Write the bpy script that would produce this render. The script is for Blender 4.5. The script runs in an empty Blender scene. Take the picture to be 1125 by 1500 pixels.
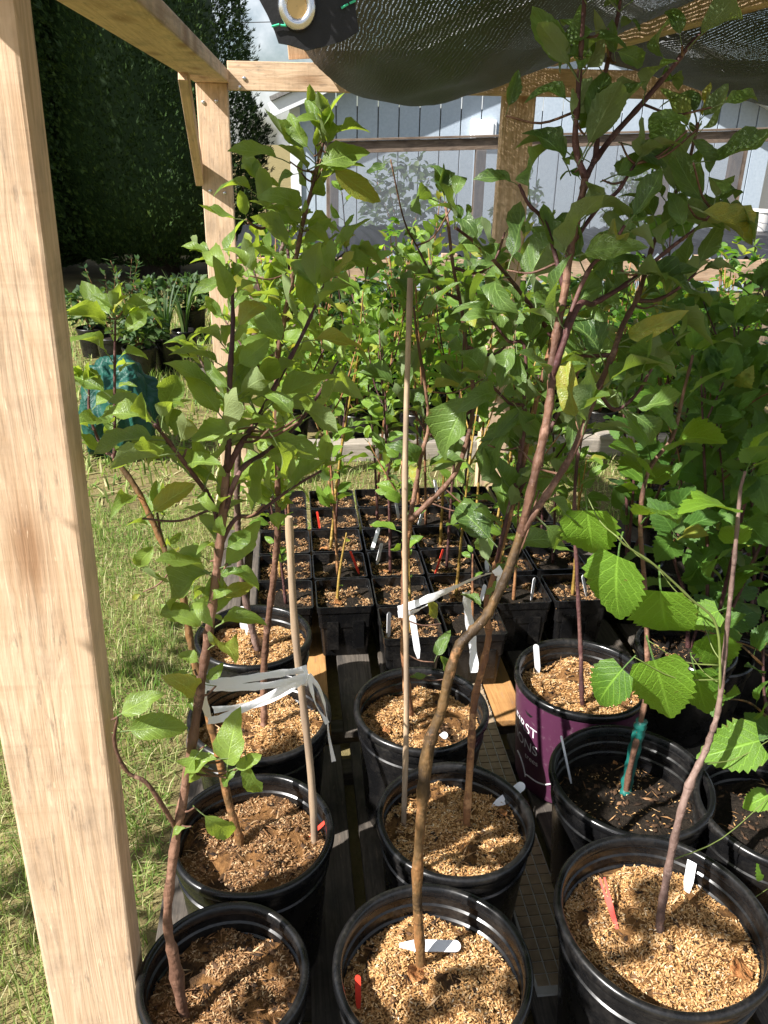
import bpy, bmesh, math, random
import numpy as np
from mathutils import Vector, Matrix, noise as mnoise

random.seed(11)
RNG = np.random.default_rng(11)
R = math.radians
scn = bpy.context.scene
COL = scn.collection

# ------------------------------------------------------------------ camera
FPX, PITCH, YAW, ROLL, EYE = 1200.0, 24.2, 6.8, 1.2, 1.40
_p, _y, _r = R(PITCH), R(YAW), R(ROLL)
FWD = Vector((math.sin(_y) * math.cos(_p), math.cos(_y) * math.cos(_p), -math.sin(_p)))
_R0 = Vector((math.cos(_y), -math.sin(_y), 0))
_U0 = _R0.cross(FWD)
RGT = _R0 * math.cos(_r) + _U0 * math.sin(_r)
UPV = _U0 * math.cos(_r) - _R0 * math.sin(_r)
ORG = Vector((0, 0, EYE))
cd = bpy.data.cameras.new('camera')
cam = bpy.data.objects.new('camera', cd)
COL.objects.link(cam)
cam.matrix_world = Matrix(((RGT.x, UPV.x, -FWD.x, ORG.x), (RGT.y, UPV.y, -FWD.y, ORG.y),
                           (RGT.z, UPV.z, -FWD.z, ORG.z), (0, 0, 0, 1)))
cd.sensor_fit = 'AUTO'
cd.sensor_width = 36.0
cd.lens = FPX / 1500.0 * 36.0
cd.clip_start = 0.02
cd.clip_end = 600
scn.camera = cam

# ------------------------------------------------------------------ sky, sun, exposure
SUN_DIR = Vector((0.90, 0.44, -0.90)).normalized()       # direction the light travels
elev = math.asin(-SUN_DIR.z)
az = math.atan2(-SUN_DIR.x, -SUN_DIR.y)
world = bpy.data.worlds.new('World')
scn.world = world
world.use_nodes = True
nt = world.node_tree
nt.nodes.clear()
sky = nt.nodes.new('ShaderNodeTexSky')
sky.sky_type = 'NISHITA'
sky.sun_disc = False
sky.sun_elevation = elev
sky.sun_rotation = az
sky.air_density = 1.0
sky.dust_density = 1.2
tc = nt.nodes.new('ShaderNodeTexCoord')
cl = nt.nodes.new('ShaderNodeTexNoise')
cl.inputs['Scale'].default_value = 4.5
cl.inputs['Detail'].default_value = 7
cl.inputs['Roughness'].default_value = 0.58
cr = nt.nodes.new('ShaderNodeValToRGB')
cr.color_ramp.elements[0].position = 0.46
cr.color_ramp.elements[1].position = 0.64
mx = nt.nodes.new('ShaderNodeMix')
mx.data_type = 'RGBA'
mx.inputs[7].default_value = (13.0, 13.3, 13.8, 1)
bg = nt.nodes.new('ShaderNodeBackground')
bg.inputs['Strength'].default_value = 0.05
wo = nt.nodes.new('ShaderNodeOutputWorld')
nt.links.new(tc.outputs['Generated'], cl.inputs['Vector'])
nt.links.new(cl.outputs['Fac'], cr.inputs['Fac'])
nt.links.new(cr.outputs['Color'], mx.inputs[0])
nt.links.new(sky.outputs['Color'], mx.inputs[6])
nt.links.new(mx.outputs[2], bg.inputs['Color'])
nt.links.new(bg.outputs['Background'], wo.inputs['Surface'])

sl = bpy.data.lights.new('sun', 'SUN')
sl.energy = 5.0
sl.angle = R(0.53)
sl.color = (1.0, 0.965, 0.92)
sun = bpy.data.objects.new('sun', sl)
sun.rotation_euler = SUN_DIR.to_track_quat('-Z', 'Y').to_euler()
COL.objects.link(sun)
scn.view_settings.view_transform = 'Standard'
scn.view_settings.look = 'None'
scn.view_settings.gamma = 1.0
scn.view_settings.use_curve_mapping = False
scn.view_settings.exposure = 1.12
try:
    scn.cycles.max_bounces = 8
    scn.cycles.transparent_max_bounces = 16
except Exception:
    pass


def ray(x, y):
    return FWD + RGT * ((x - 562.5) / FPX) - UPV * ((y - 750) / FPX)


def P(x, y, d):
    """point seen at photo pixel (x, y) at depth d metres along Y"""
    v = ray(x, y)
    return ORG + v * (d / v.y)


def G(x, y, z=0.0):
    """point seen at photo pixel (x, y) on the level plane at height z"""
    v = ray(x, y)
    return ORG + v * ((z - EYE) / v.z)


# ------------------------------------------------------------------ material helpers
class NT:
    def __init__(s, name):
        s.m = bpy.data.materials.new(name)
        s.m.use_nodes = True
        s.t = s.m.node_tree
        s.b = s.t.nodes['Principled BSDF']
        s.out = s.t.nodes['Material Output']

    def n(s, typ, **kw):
        nd = s.t.nodes.new(typ)
        for k, v in kw.items():
            setattr(nd, k, v)
        return nd

    def l(s, a, b):
        s.t.links.new(a, b)

    def coord(s, kind='Object', scale=(1, 1, 1), rnd=False):
        c = s.n('ShaderNodeTexCoord')
        mp = s.n('ShaderNodeMapping')
        mp.inputs['Scale'].default_value = scale
        s.l(c.outputs[kind], mp.inputs['Vector'])
        if rnd:
            oi = s.n('ShaderNodeObjectInfo')
            mm = s.n('ShaderNodeMath', operation='MULTIPLY')
            mm.inputs[1].default_value = 37.0
            s.l(oi.outputs['Random'], mm.inputs[0])
            cx = s.n('ShaderNodeCombineXYZ')
            for i in range(3):
                s.l(mm.outputs[0], cx.inputs[i])
            s.l(cx.outputs[0], mp.inputs['Location'])
        return mp.outputs[0]

    def noise(s, vec, scale, detail=4, rough=0.55, dist=0.0):
        t = s.n('ShaderNodeTexNoise')
        t.inputs['Scale'].default_value = scale
        t.inputs['Detail'].default_value = detail
        t.inputs['Roughness'].default_value = rough
        t.inputs['Distortion'].default_value = dist
        if vec is not None:
            s.l(vec, t.inputs['Vector'])
        return t.outputs['Fac']

    def ramp(s, fac, stops):
        r = s.n('ShaderNodeValToRGB')
        e = r.color_ramp.elements
        while len(e) < len(stops):
            e.new(0.5)
        for i, (p, c) in enumerate(stops):
            e[i].position = p
            e[i].color = (c[0], c[1], c[2], 1) if not isinstance(c, (int, float)) else (c, c, c, 1)
        s.l(fac, r.inputs['Fac'])
        return r.outputs['Color']

    def mix(s, fac, a, b, mode='MIX'):
        m = s.n('ShaderNodeMix')
        m.data_type = 'RGBA'
        m.blend_type = mode
        for ix, v in ((0, fac), (6, a), (7, b)):
            sock = m.inputs[ix]
            if hasattr(v, 'links') or hasattr(v, 'is_output'):
                s.l(v, sock)
            elif isinstance(v, (int, float)):
                sock.default_value = v if ix == 0 else (v, v, v, 1)
            else:
                sock.default_value = (v[0], v[1], v[2], 1)
        return m.outputs[2]

    def math(s, op, a, b=None, c=None):
        m = s.n('ShaderNodeMath', operation=op)
        for i, v in enumerate((a, b, c)):
            if v is None:
                continue
            if isinstance(v, (int, float)):
                m.inputs[i].default_value = v
            else:
                s.l(v, m.inputs[i])
        return m.outputs[0]

    def bump(s, h, strength=0.3, dist=0.01):
        b = s.n('ShaderNodeBump')
        b.inputs['Strength'].default_value = strength
        b.inputs['Distance'].default_value = dist
        s.l(h, b.inputs['Height'])
        s.l(b.outputs[0], s.b.inputs['Normal'])
        return b.outputs[0]

    def set(s, color=None, rough=None, spec=None, metal=None):
        for key, v in (('Base Color', color), ('Roughness', rough), ('Specular IOR Level', spec), ('Metallic', metal)):
            if v is None:
                continue
            if isinstance(v, (int, float)):
                s.b.inputs[key].default_value = v
            elif isinstance(v, tuple):
                s.b.inputs[key].default_value = (v[0], v[1], v[2], 1)
            else:
                s.l(v, s.b.inputs[key])
        return s.m


MAT = {}


def plain(name, col, rough=0.6, spec=0.4, metal=0.0, vary=0.15, nscale=30, bump=0.1):
    s = NT(name)
    v = s.coord('Object', rnd=True)
    f = s.noise(v, nscale, 5)
    a = tuple(c * (1 - vary) for c in col)
    b = tuple(min(1, c * (1 + vary)) for c in col)
    s.set(s.ramp(f, [(0.3, a), (0.7, b)]), rough, spec, metal)
    if bump:
        s.bump(f, bump, 0.004)
    MAT[name] = s.m
    return s.m


def wood(name, lo, hi, knot, rough=0.7, stain=0.0, flat=False):
    s = NT(name)
    v = s.coord('Object', (1.1, 16, 16), rnd=True)
    v2 = s.coord('Object', (2.2, 75, 75), rnd=True)
    v3 = s.coord('Object', (2.6, 8.0, 0.0 if flat else 6.5), rnd=True)
    n1 = s.noise(v, 1.4, 4, 0.55, 1.4)
    rings = s.math('FRACT', s.math('MULTIPLY', n1, 7.0))
    rings = s.math('ABSOLUTE', s.math('SUBTRACT', rings, 0.5))
    fine = s.noise(v2, 1.6, 3, 0.6)
    g = s.math('ADD', s.math('MULTIPLY', rings, 0.62), s.math('MULTIPLY', fine, 0.75))
    c = s.ramp(g, [(0.2, lo), (0.75, hi)])
    vo = s.n('ShaderNodeTexVoronoi')
    vo.inputs['Scale'].default_value = 1.25
    s.l(v3, vo.inputs['Vector'])
    km = s.ramp(s.math('ADD', vo.outputs['Distance'], s.math('MULTIPLY', fine, 0.05)), [(0.10, 1.0), (0.22, 0.35), (0.30, 0.0)])
    c = s.mix(s.math('MULTIPLY', km, 0.75), c, knot)
    blot = s.noise(s.coord('Object', (1, 1.6, 1.6), rnd=True), 9, 6, 0.65)
    c = s.mix(s.ramp(blot, [(0.48, 0.0), (0.68, 0.5 + stain)]), c, tuple(k * f_ for k, f_ in zip(lo, (0.62, 0.68, 0.78))))
    grime = s.noise(s.coord('Object', (3, 14, 14), rnd=True), 5, 5, 0.7)
    c = s.mix(s.ramp(grime, [(0.58, 0.0), (0.70, 0.5 + stain)]), c, (0.20, 0.155, 0.12))
    saw = s.noise(s.coord('Object', (55, 1.5, 1.5), rnd=True), 1.6, 3, 0.6)
    sawm = s.math('MULTIPLY', s.ramp(saw, [(0.54, 0.0), (0.70, 0.20)]), s.ramp(s.noise(s.coord('Object', (1.5, 2, 2), rnd=True), 3, 2), [(0.45, 0.0), (0.62, 1.0)]))
    c = s.mix(sawm, c, tuple(k * 0.55 for k in lo))
    fleck = s.noise(s.coord('Object', (4, 30, 30), rnd=True), 9, 2)
    c = s.mix(s.ramp(fleck, [(0.70, 0.0), (0.74, 0.6)]), c, tuple(min(1, k * 1.3) for k in hi))
    s.set(c, rough, 0.25)
    s.bump(s.math('ADD', s.math('ADD', fine, s.math('MULTIPLY', rings, 0.4)), s.math('MULTIPLY', saw, 0.35)), 0.5, 0.002)
    MAT[name] = s.m


wood('lumber', (0.53, 0.35, 0.21), (0.74, 0.54, 0.36), (0.26, 0.13, 0.06), 0.7, 0.1)
wood('lumber_post', (0.54, 0.36, 0.22), (0.75, 0.55, 0.375), (0.28, 0.14, 0.065), 0.7, 0.1, True)
wood('lumber_aged', (0.36, 0.235, 0.15), (0.54, 0.38, 0.265), (0.18, 0.09, 0.045), 0.8, 0.2)
wood('weathered', (0.10, 0.07, 0.05), (0.22, 0.165, 0.125), (0.06, 0.04, 0.03), 0.85, 0.2)
wood('greyboard', (0.26, 0.22, 0.18), (0.42, 0.37, 0.31), (0.12, 0.09, 0.07), 0.85, 0.2)
wood('pallet', (0.055, 0.046, 0.038), (0.13, 0.11, 0.09), (0.04, 0.03, 0.02), 0.88, 0.25)
wood('orange_board', (0.34, 0.17, 0.06), (0.50, 0.27, 0.10), (0.16, 0.07, 0.03), 0.8)


def plastic_black():
    s = NT('pot_plastic')
    v = s.coord('Object', (1, 1, 1), rnd=True)
    dust = s.noise(v, 14, 6, 0.7)
    fine = s.noise(v, 160, 3, 0.6)
    d = s.math('MULTIPLY', s.ramp(dust, [(0.45, 0.0), (0.75, 1.0)]), s.ramp(fine, [(0.4, 0.15), (0.65, 1.0)]))
    c = s.mix(s.math('MULTIPLY', d, 0.45), (0.0060, 0.0060, 0.0065), (0.085, 0.075, 0.065))
    s.set(c, s.ramp(dust, [(0.3, 0.19), (0.7, 0.38)]), 0.5)
    s.bump(s.noise(v, 45, 3), 0.05, 0.002)
    MAT['pot_plastic'] = s.m


plastic_black()


def purple():
    s = NT('purple_wrap')
    v = s.coord('Object')
    f = s.noise(v, 60, 4, 0.7)
    c = s.mix(s.ramp(f, [(0.60, 0.0), (0.72, 0.5)]), (0.080, 0.022, 0.052), (0.20, 0.14, 0.16))
    s.set(c, 0.4, 0.4)
    MAT['purple_wrap'] = s.m


purple()


def island(name, stops, rough=0.8, spec=0.2, trans=None, tcol=None, big=None):
    """colour picked per loose piece"""
    s = NT(name)
    g = s.n('ShaderNodeNewGeometry')
    c = s.ramp(g.outputs['Random Per Island'], stops)
    if big:
        f = s.noise(s.coord('Object'), big[0], 3)
        c = s.mix(s.ramp(f, [(0.38, 0.0), (0.62, big[2])]), c, big[1])
    s.set(c, rough, spec)
    if trans:
        t = s.n('ShaderNodeBsdfTranslucent')
        tc_ = s.mix(1.0, c, tcol, 'MULTIPLY')
        s.l(tc_, t.inputs['Color'])
        m = s.n('ShaderNodeMixShader')
        m.inputs[0].default_value = trans
        s.l(s.b.outputs[0], m.inputs[1])
        s.l(t.outputs[0], m.inputs[2])
        s.l(m.outputs[0], s.out.inputs['Surface'])
    MAT[name] = s.m


island('rice_hull', [(0.0, (0.25, 0.12, 0.042)), (0.25, (0.49, 0.26, 0.095)), (0.6, (0.64, 0.37, 0.15)), (0.9, (0.72, 0.47, 0.23)), (1.0, (0.82, 0.67, 0.46))], 0.75)
island('rice_hull_dull', [(0.0, (0.09, 0.045, 0.022)), (0.35, (0.24, 0.12, 0.05)), (0.75, (0.40, 0.225, 0.10)), (1.0, (0.60, 0.43, 0.25))], 0.8)
island('bark_chip', [(0.0, (0.016, 0.010, 0.007)), (0.5, (0.05, 0.030, 0.018)), (0.85, (0.12, 0.065, 0.035)), (1.0, (0.30, 0.17, 0.09))], 0.85)
island('grass_blade', [(0.0, (0.06, 0.135, 0.02)), (0.4, (0.14, 0.255, 0.042)), (0.72, (0.25, 0.36, 0.08)), (0.86, (0.48, 0.46, 0.20)), (1.0, (0.68, 0.62, 0.38))],
       0.6, 0.3, 0.35, (1.4, 1.6, 0.9), (2.4, (0.40, 0.35, 0.17), 0.30))
island('thuja_spray', [(0.0, (0.010, 0.024, 0.006)), (0.5, (0.022, 0.048, 0.010)), (0.9, (0.040, 0.078, 0.016)), (1.0, (0.07, 0.11, 0.02))], 0.65, 0.25)
island('shrub_leaf', [(0.0, (0.03, 0.08, 0.015)), (0.4, (0.09, 0.19, 0.028)), (0.8, (0.21, 0.33, 0.05)), (1.0, (0.36, 0.36, 0.06))], 0.42, 0.5, 0.5, (2.2, 2.3, 0.8))
island('dull_leaf', [(0.0, (0.022, 0.055, 0.018)), (0.6, (0.05, 0.10, 0.028)), (1.0, (0.12, 0.17, 0.05))], 0.55, 0.4, 0.35, (2.0, 2.1, 0.8))


def soil():
    s = NT('potting_soil')
    v = s.coord('Object', rnd=True)
    f = s.noise(v, 130, 6, 0.7)
    f2 = s.noise(v, 420, 2, 0.6)
    c = s.ramp(f, [(0.3, (0.010, 0.008, 0.006)), (0.6, (0.034, 0.026, 0.019)), (0.8, (0.085, 0.062, 0.042))])
    c = s.mix(s.ramp(f2, [(0.70, 0.0), (0.74, 0.7)]), c, (0.30, 0.20, 0.10))
    s.set(c, 0.92, 0.15)
    s.bump(s.math('ADD', f, s.math('MULTIPLY', f2, 0.4)), 0.9, 0.012)
    MAT['potting_soil'] = s.m


soil()


def husk_bed():
    s = NT('husk_bed')
    v = s.coord('Object', rnd=True)
    f = s.noise(v, 150, 5, 0.7)
    p = s.noise(v, 17, 4, 0.6)
    c = s.ramp(f, [(0.3, (0.11, 0.05, 0.018)), (0.7, (0.32, 0.165, 0.06))])
    c = s.mix(s.ramp(p, [(0.50, 0.0), (0.62, 0.85)]), c, (0.035, 0.022, 0.014))
    s.set(c, 0.9, 0.15)
    s.bump(f, 0.9, 0.008)
    MAT['husk_bed'] = s.m


husk_bed()


def ground_mat():
    s = NT('turf_soil')
    v = s.coord('Object')
    f = s.noise(v, 2.2, 5, 0.6)
    f2 = s.noise(v, 60, 5, 0.7)
    c = s.mix(f2, (0.055, 0.06, 0.018), (0.26, 0.20, 0.10))
    c = s.mix(s.ramp(f, [(0.35, 0.0), (0.65, 0.6)]), c, (0.30, 0.24, 0.11))
    s.set(c, 0.95, 0.1)
    s.bump(f2, 0.6, 0.02)
    MAT['turf_soil'] = s.m


ground_mat()


def bark(name, stops, spots=(0.34, 0.24, 0.17)):
    s = NT(name)
    v = s.coord('Object', (1, 1, 0.28), rnd=True)
    f = s.noise(v, 55, 5, 0.65)
    f0 = s.noise(s.coord('Object', (1, 1, 0.6), rnd=True), 11, 3)
    c = s.ramp(s.math('ADD', s.math('MULTIPLY', f, 0.45), s.math('MULTIPLY', f0, 0.55)), stops)
    vo = s.n('ShaderNodeTexVoronoi')
    vo.inputs['Scale'].default_value = 110
    s.l(s.coord('Object', rnd=True), vo.inputs['Vector'])
    c = s.mix(s.ramp(vo.outputs['Distance'], [(0.05, 0.55), (0.11, 0.0)]), c, spots)
    rg = s.noise(s.coord('Object', (1, 1, 9), rnd=True), 14, 3, 0.7)
    c = s.mix(s.ramp(rg, [(0.60, 0.0), (0.68, 0.55)]), c, tuple(k * 0.45 for k in stops[0][1]))
    pat = s.noise(s.coord('Object', rnd=True), 28, 4, 0.7)
    c = s.mix(s.ramp(pat, [(0.56, 0.0), (0.66, 0.6)]), c, tuple(min(1, k * 1.5 + 0.03) for k in stops[2][1]))
    s.set(c, 0.6, 0.3)
    s.bump(s.math('ADD', f, s.math('MULTIPLY', vo.outputs['Distance'], -0.4)), 0.8, 0.004)
    MAT[name] = s.m


bark('bark_brown', [(0.36, (0.060, 0.030, 0.022)), (0.5, (0.13, 0.066, 0.042)), (0.62, (0.24, 0.13, 0.085))])
bark('bark_olive', [(0.38, (0.045, 0.028, 0.015)), (0.48, (0.12, 0.070, 0.028)), (0.60, (0.27, 0.125, 0.045))])
bark('bark_grey', [(0.36, (0.075, 0.046, 0.040)), (0.5, (0.145, 0.092, 0.075)), (0.64, (0.25, 0.17, 0.14))])
bark('bark_dark', [(0.36, (0.040, 0.018, 0.018)), (0.5, (0.085, 0.036, 0.034)), (0.64, (0.15, 0.075, 0.06))])
bark('bark_yellow', [(0.36, (0.16, 0.09, 0.02)), (0.5, (0.30, 0.19, 0.04)), (0.64, (0.42, 0.28, 0.08))])
bark('bark_whip', [(0.36, (0.10, 0.045, 0.03)), (0.5, (0.24, 0.11, 0.05)), (0.64, (0.42, 0.22, 0.09))])
bark('bark_old', [(0.3, (0.018, 0.012, 0.009)), (0.5, (0.035, 0.024, 0.018)), (0.7, (0.06, 0.045, 0.035))])


def bamboo():
    s = NT('bamboo')
    v = s.coord('Object', (1, 1, 0.08), rnd=True)
    f = s.noise(v, 120, 4, 0.6)
    f0 = s.noise(s.coord('Object', rnd=True), 9, 4)
    c = s.ramp(f, [(0.3, (0.30, 0.20, 0.12)), (0.7, (0.56, 0.43, 0.29))])
    oi = s.n('ShaderNodeObjectInfo')
    c = s.mix(s.ramp(oi.outputs['Random'], [(0.49, 0.0), (0.51, 0.35)]), c, (0.20, 0.12, 0.07))
    c = s.mix(s.ramp(f0, [(0.42, 0.0), (0.65, 0.7)]), c, (0.22, 0.165, 0.125))
    s.set(c, 0.5, 0.35)
    s.bump(f, 0.3, 0.002)
    MAT['bamboo'] = s.m


bamboo()


def leafmat(name, tops, unders, tcol, trans, yellow, nveins=8, rough=0.30):
    s = NT(name)
    uv = s.n('ShaderNodeUVMap')
    sp = s.n('ShaderNodeSeparateXYZ')
    s.l(uv.outputs[0], sp.inputs[0])
    u = s.math('ABSOLUTE', s.math('SUBTRACT', sp.outputs[0], 0.5))
    mid = s.ramp(u, [(0.010, 1.0), (0.035, 0.0)])
    lat = s.math('FRACT', s.math('SUBTRACT', s.math('MULTIPLY', sp.outputs[1], nveins), s.math('MULTIPLY', u, 5.0)))
    lat = s.math('ABSOLUTE', s.math('SUBTRACT', lat, 0.5))
    latm = s.ramp(lat, [(0.02, 0.75), (0.10, 0.0)])
    vein = s.math('MAXIMUM', mid, latm)
    oi = s.n('ShaderNodeObjectInfo')
    rnd = oi.outputs['Random']
    v = s.coord('Object', rnd=True)
    blot = s.noise(v, 5, 4, 0.6)
    top = s.mix(rnd, tops[0], tops[1])
    top = s.mix(s.ramp(blot, [(0.35, 0.0), (0.7, 0.45)]), top, tops[2])
    ym = s.ramp(rnd, [(yellow, 0.0), (min(1, yellow + 0.02), 1.0)])
    top = s.mix(s.math('MULTIPLY', ym, s.ramp(blot, [(0.35, 0.35), (0.6, 0.95)])), top, (0.36, 0.33, 0.05))
    edge = s.math('ADD', s.math('MULTIPLY', u, 2.0), s.math('MULTIPLY', s.noise(v, 7, 3), 0.9))
    top = s.mix(s.ramp(s.math('MULTIPLY', edge, 0.5), [(0.74, 0.0), (0.79, 0.6)]), top, (0.20, 0.12, 0.04))
    spots = s.ramp(s.noise(v, 16, 2), [(0.70, 0.0), (0.74, 0.7)])
    top = s.mix(spots, top, (0.16, 0.09, 0.035))
    topc = s.mix(s.math('MULTIPLY', vein, 0.40), top, tuple(min(1, c * 2.2 + 0.03) for c in tops[1]))
    und = s.mix(rnd, unders[0], unders[1])
    undc = s.mix(s.math('MULTIPLY', vein, 0.5), und, tuple(min(1, c * 1.5) for c in unders[1]))
    ge = s.n('ShaderNodeNewGeometry')
    col = s.mix(ge.outputs['Backfacing'], topc, undc)
    s.set(col, s.mix(ge.outputs['Backfacing'], rough, 0.7), 0.45)
    h = s.math('ADD', s.math('MULTIPLY', vein, -0.7), s.math('MULTIPLY', s.noise(v, 38, 3, 0.6), 0.7))
    nrm = s.bump(h, 0.28, 0.03)
    t = s.n('ShaderNodeBsdfTranslucent')
    tcc = s.mix(s.math('MULTIPLY', vein, 0.45), tcol, tuple(c * 0.4 for c in tcol))
    tcc = s.mix(s.math('MULTIPLY', ym, 0.7), tcc, (0.55, 0.45, 0.04))
    s.l(tcc, t.inputs['Color'])
    s.l(nrm, t.inputs['Normal'])
    m = s.n('ShaderNodeMixShader')
    m.inputs[0].default_value = trans
    s.l(s.b.outputs[0], m.inputs[1])
    s.l(t.outputs[0], m.inputs[2])
    s.l(m.outputs[0], s.out.inputs['Surface'])
    MAT[name] = s.m


leafmat('apple_leaf', ((0.024, 0.062, 0.016), (0.15, 0.245, 0.050), (0.14, 0.21, 0.07)),
        ((0.15, 0.215, 0.09), (0.22, 0.28, 0.13)), (0.30, 0.46, 0.035), 0.32, 0.92)
leafmat('apple_leaf_sunlit', ((0.065, 0.140, 0.025), (0.24, 0.35, 0.062), (0.25, 0.34, 0.11)),
        ((0.18, 0.25, 0.10), (0.26, 0.33, 0.14)), (0.46, 0.60, 0.05), 0.46, 0.92)  # apple leaf with full sun painted in, for the left saplings
leafmat('mulberry_leaf_shaded', ((0.026, 0.080, 0.014), (0.095, 0.205, 0.028), (0.09, 0.19, 0.035)),
        ((0.09, 0.17, 0.045), (0.13, 0.22, 0.06)), (0.26, 0.44, 0.02), 0.38, 0.97, 6, 0.45)  # mulberry leaf with the right group's shade put into its colour
leafmat('whip_leaf', ((0.08, 0.17, 0.022), (0.22, 0.36, 0.045), (0.20, 0.32, 0.06)),
        ((0.14, 0.22, 0.08), (0.20, 0.28, 0.11)), (0.30, 0.46, 0.03), 0.42, 0.92)
leafmat('mulberry_leaf', ((0.040, 0.115, 0.015), (0.185, 0.35, 0.030), (0.15, 0.29, 0.04)),
        ((0.10, 0.19, 0.05), (0.14, 0.24, 0.07)), (0.36, 0.56, 0.025), 0.46, 0.97, 6, 0.45)


def dry_leaf_mat():
    s = NT('dry_leaf')
    v = s.coord('Object', rnd=True)
    f = s.noise(v, 4, 4)
    s.set(s.ramp(f, [(0.3, (0.30, 0.10, 0.03)), (0.7, (0.55, 0.27, 0.10))]), 0.6, 0.3)
    s.bump(f, 0.5, 0.05)
    MAT['dry_leaf'] = s.m


dry_leaf_mat()


def siding():
    s = NT('pale_siding')
    v = s.coord('Object', (1, 1, 0.12), rnd=True)
    f = s.noise(v, 40, 5, 0.6)
    f0 = s.noise(s.coord('Object', rnd=True), 2.0, 4)
    c = s.ramp(f, [(0.3, (0.36, 0.43, 0.51)), (0.7, (0.44, 0.51, 0.59))])
    c = s.mix(s.ramp(f0, [(0.4, 0.0), (0.7, 0.25)]), c, (0.42, 0.46, 0.50))
    s.set(c, 0.6, 0.3)
    s.bump(f, 0.25, 0.004)
    MAT['pale_siding'] = s.m


siding()


def shade_cloth_mat():
    s = NT('shade_knit')
    uv = s.n('ShaderNodeUVMap')
    sp = s.n('ShaderNodeSeparateXYZ')
    s.l(uv.outputs[0], sp.inputs[0])
    dist = s.noise(uv.outputs[0], 6, 3)
    a = s.math('ADD', sp.outputs[0], s.math('MULTIPLY', dist, 0.02))
    fu = s.math('FRACT', s.math('MULTIPLY', a, 1 / 0.0062))
    row = s.math('FLOOR', s.math('MULTIPLY', a, 1 / 0.0062))
    b = s.math('ADD', sp.outputs[1], s.math('MULTIPLY', row, 0.0025))
    fv = s.math('FRACT', s.math('MULTIPLY', b, 1 / 0.0056))
    hu = s.math('GREATER_THAN', fu, 0.74)
    hv = s.math('GREATER_THAN', fv, 0.52)
    fl = s.noise(uv.outputs[0], 260, 2)
    hole = s.math('MULTIPLY', s.math('MULTIPLY', hu, hv), s.math('GREATER_THAN', fl, 0.52))
    s.set((0.006, 0.006, 0.007), 0.5, 0.4)
    s.bump(s.math('ADD', s.math('ABSOLUTE', s.math('SUBTRACT', fu, 0.25)), fv), 0.4, 0.003)
    t = s.n('ShaderNodeBsdfTransparent')
    m = s.n('ShaderNodeMixShader')
    s.l(hole, m.inputs[0])
    s.l(s.b.outputs[0], m.inputs[1])
    s.l(t.outputs[0], m.inputs[2])
    s.l(m.outputs[0], s.out.inputs['Surface'])
    MAT['shade_knit'] = s.m


shade_cloth_mat()


def screen_mat(name, col, period, thresh):
    s = NT(name)
    uv = s.n('ShaderNodeUVMap')
    sp = s.n('ShaderNodeSeparateXYZ')
    s.l(uv.outputs[0], sp.inputs[0])
    fu = s.math('FRACT', s.math('MULTIPLY', sp.outputs[0], 1 / period))
    fv = s.math('FRACT', s.math('MULTIPLY', sp.outputs[1], 1 / period))
    solid = s.math('MAXIMUM', s.math('LESS_THAN', fu, thresh), s.math('LESS_THAN', fv, thresh))
    s.set(col, 0.4, 0.4)
    t = s.n('ShaderNodeBsdfTransparent')
    m = s.n('ShaderNodeMixShader')
    s.l(solid, m.inputs[0])
    s.l(t.outputs[0], m.inputs[1])
    s.l(s.b.outputs[0], m.inputs[2])
    s.l(m.outputs[0], s.out.inputs['Surface'])
    MAT[name] = s.m


screen_mat('insect_screen', (0.17, 0.18, 0.20), 0.0075, 0.30)


def ribbon_mat():
    s = NT('white_tape')
    f = s.noise(s.coord('Object'), 90, 4)
    s.set((0.90, 0.90, 0.92), 0.35, 0.4)
    s.bump(f, 0.4, 0.004)
    t = s.n('ShaderNodeBsdfTranslucent')
    t.inputs['Color'].default_value = (0.8, 0.8, 0.82, 1)
    tr = s.n('ShaderNodeBsdfTransparent')
    m = s.n('ShaderNodeMixShader')
    m.inputs[0].default_value = 0.12
    s.l(s.b.outputs[0], m.inputs[1])
    s.l(t.outputs[0], m.inputs[2])
    m2 = s.n('ShaderNodeMixShader')
    m2.inputs[0].default_value = 0.03
    s.l(m.outputs[0], m2.inputs[1])
    s.l(tr.outputs[0], m2.inputs[2])
    s.l(m2.outputs[0], s.out.inputs['Surface'])
    MAT['white_tape'] = s.m


ribbon_mat()
plain('tag_white', (0.80, 0.80, 0.82), 0.4, 0.4, vary=0.05)
plain('tag_red', (0.75, 0.055, 0.03), 0.4, 0.4)
plain('tag_yellow', (0.8, 0.5, 0.04), 0.4, 0.4)
plain('green_tape', (0.012, 0.12, 0.10), 0.35, 0.5, vary=0.4, nscale=60, bump=0.4)
plain('steel', (0.72, 0.72, 0.74), 0.25, 0.5, 1.0, 0.05)
plain('brass', (0.62, 0.40, 0.16), 0.35, 0.5, 1.0, 0.1)
plain('vinyl', (0.010, 0.010, 0.011), 0.55, 0.35, vary=0.2, nscale=200, bump=0.1)
plain('green_thread', (0.06, 0.55, 0.30), 0.6)
plain('weed_fabric', (0.016, 0.017, 0.020), 0.40, 0.55, vary=0.3, nscale=90, bump=0.2)
plain('white_trim', (0.72, 0.74, 0.76), 0.6, vary=0.06, nscale=8)
plain('white_film', (0.74, 0.74, 0.73), 0.5, vary=0.06, nscale=3)
plain('roofing', (0.20, 0.19, 0.18), 0.9, vary=0.3, nscale=60)
plain('bucket_white', (0.75, 0.73, 0.70), 0.45, vary=0.05)
plain('tile_tan', (0.34, 0.255, 0.165), 0.8, 0.2, vary=0.25, nscale=40)
plain('grout', (0.50, 0.48, 0.44), 0.9, vary=0.15)
plain('stone_grey', (0.35, 0.33, 0.31), 0.85, vary=0.2, nscale=90)
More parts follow.
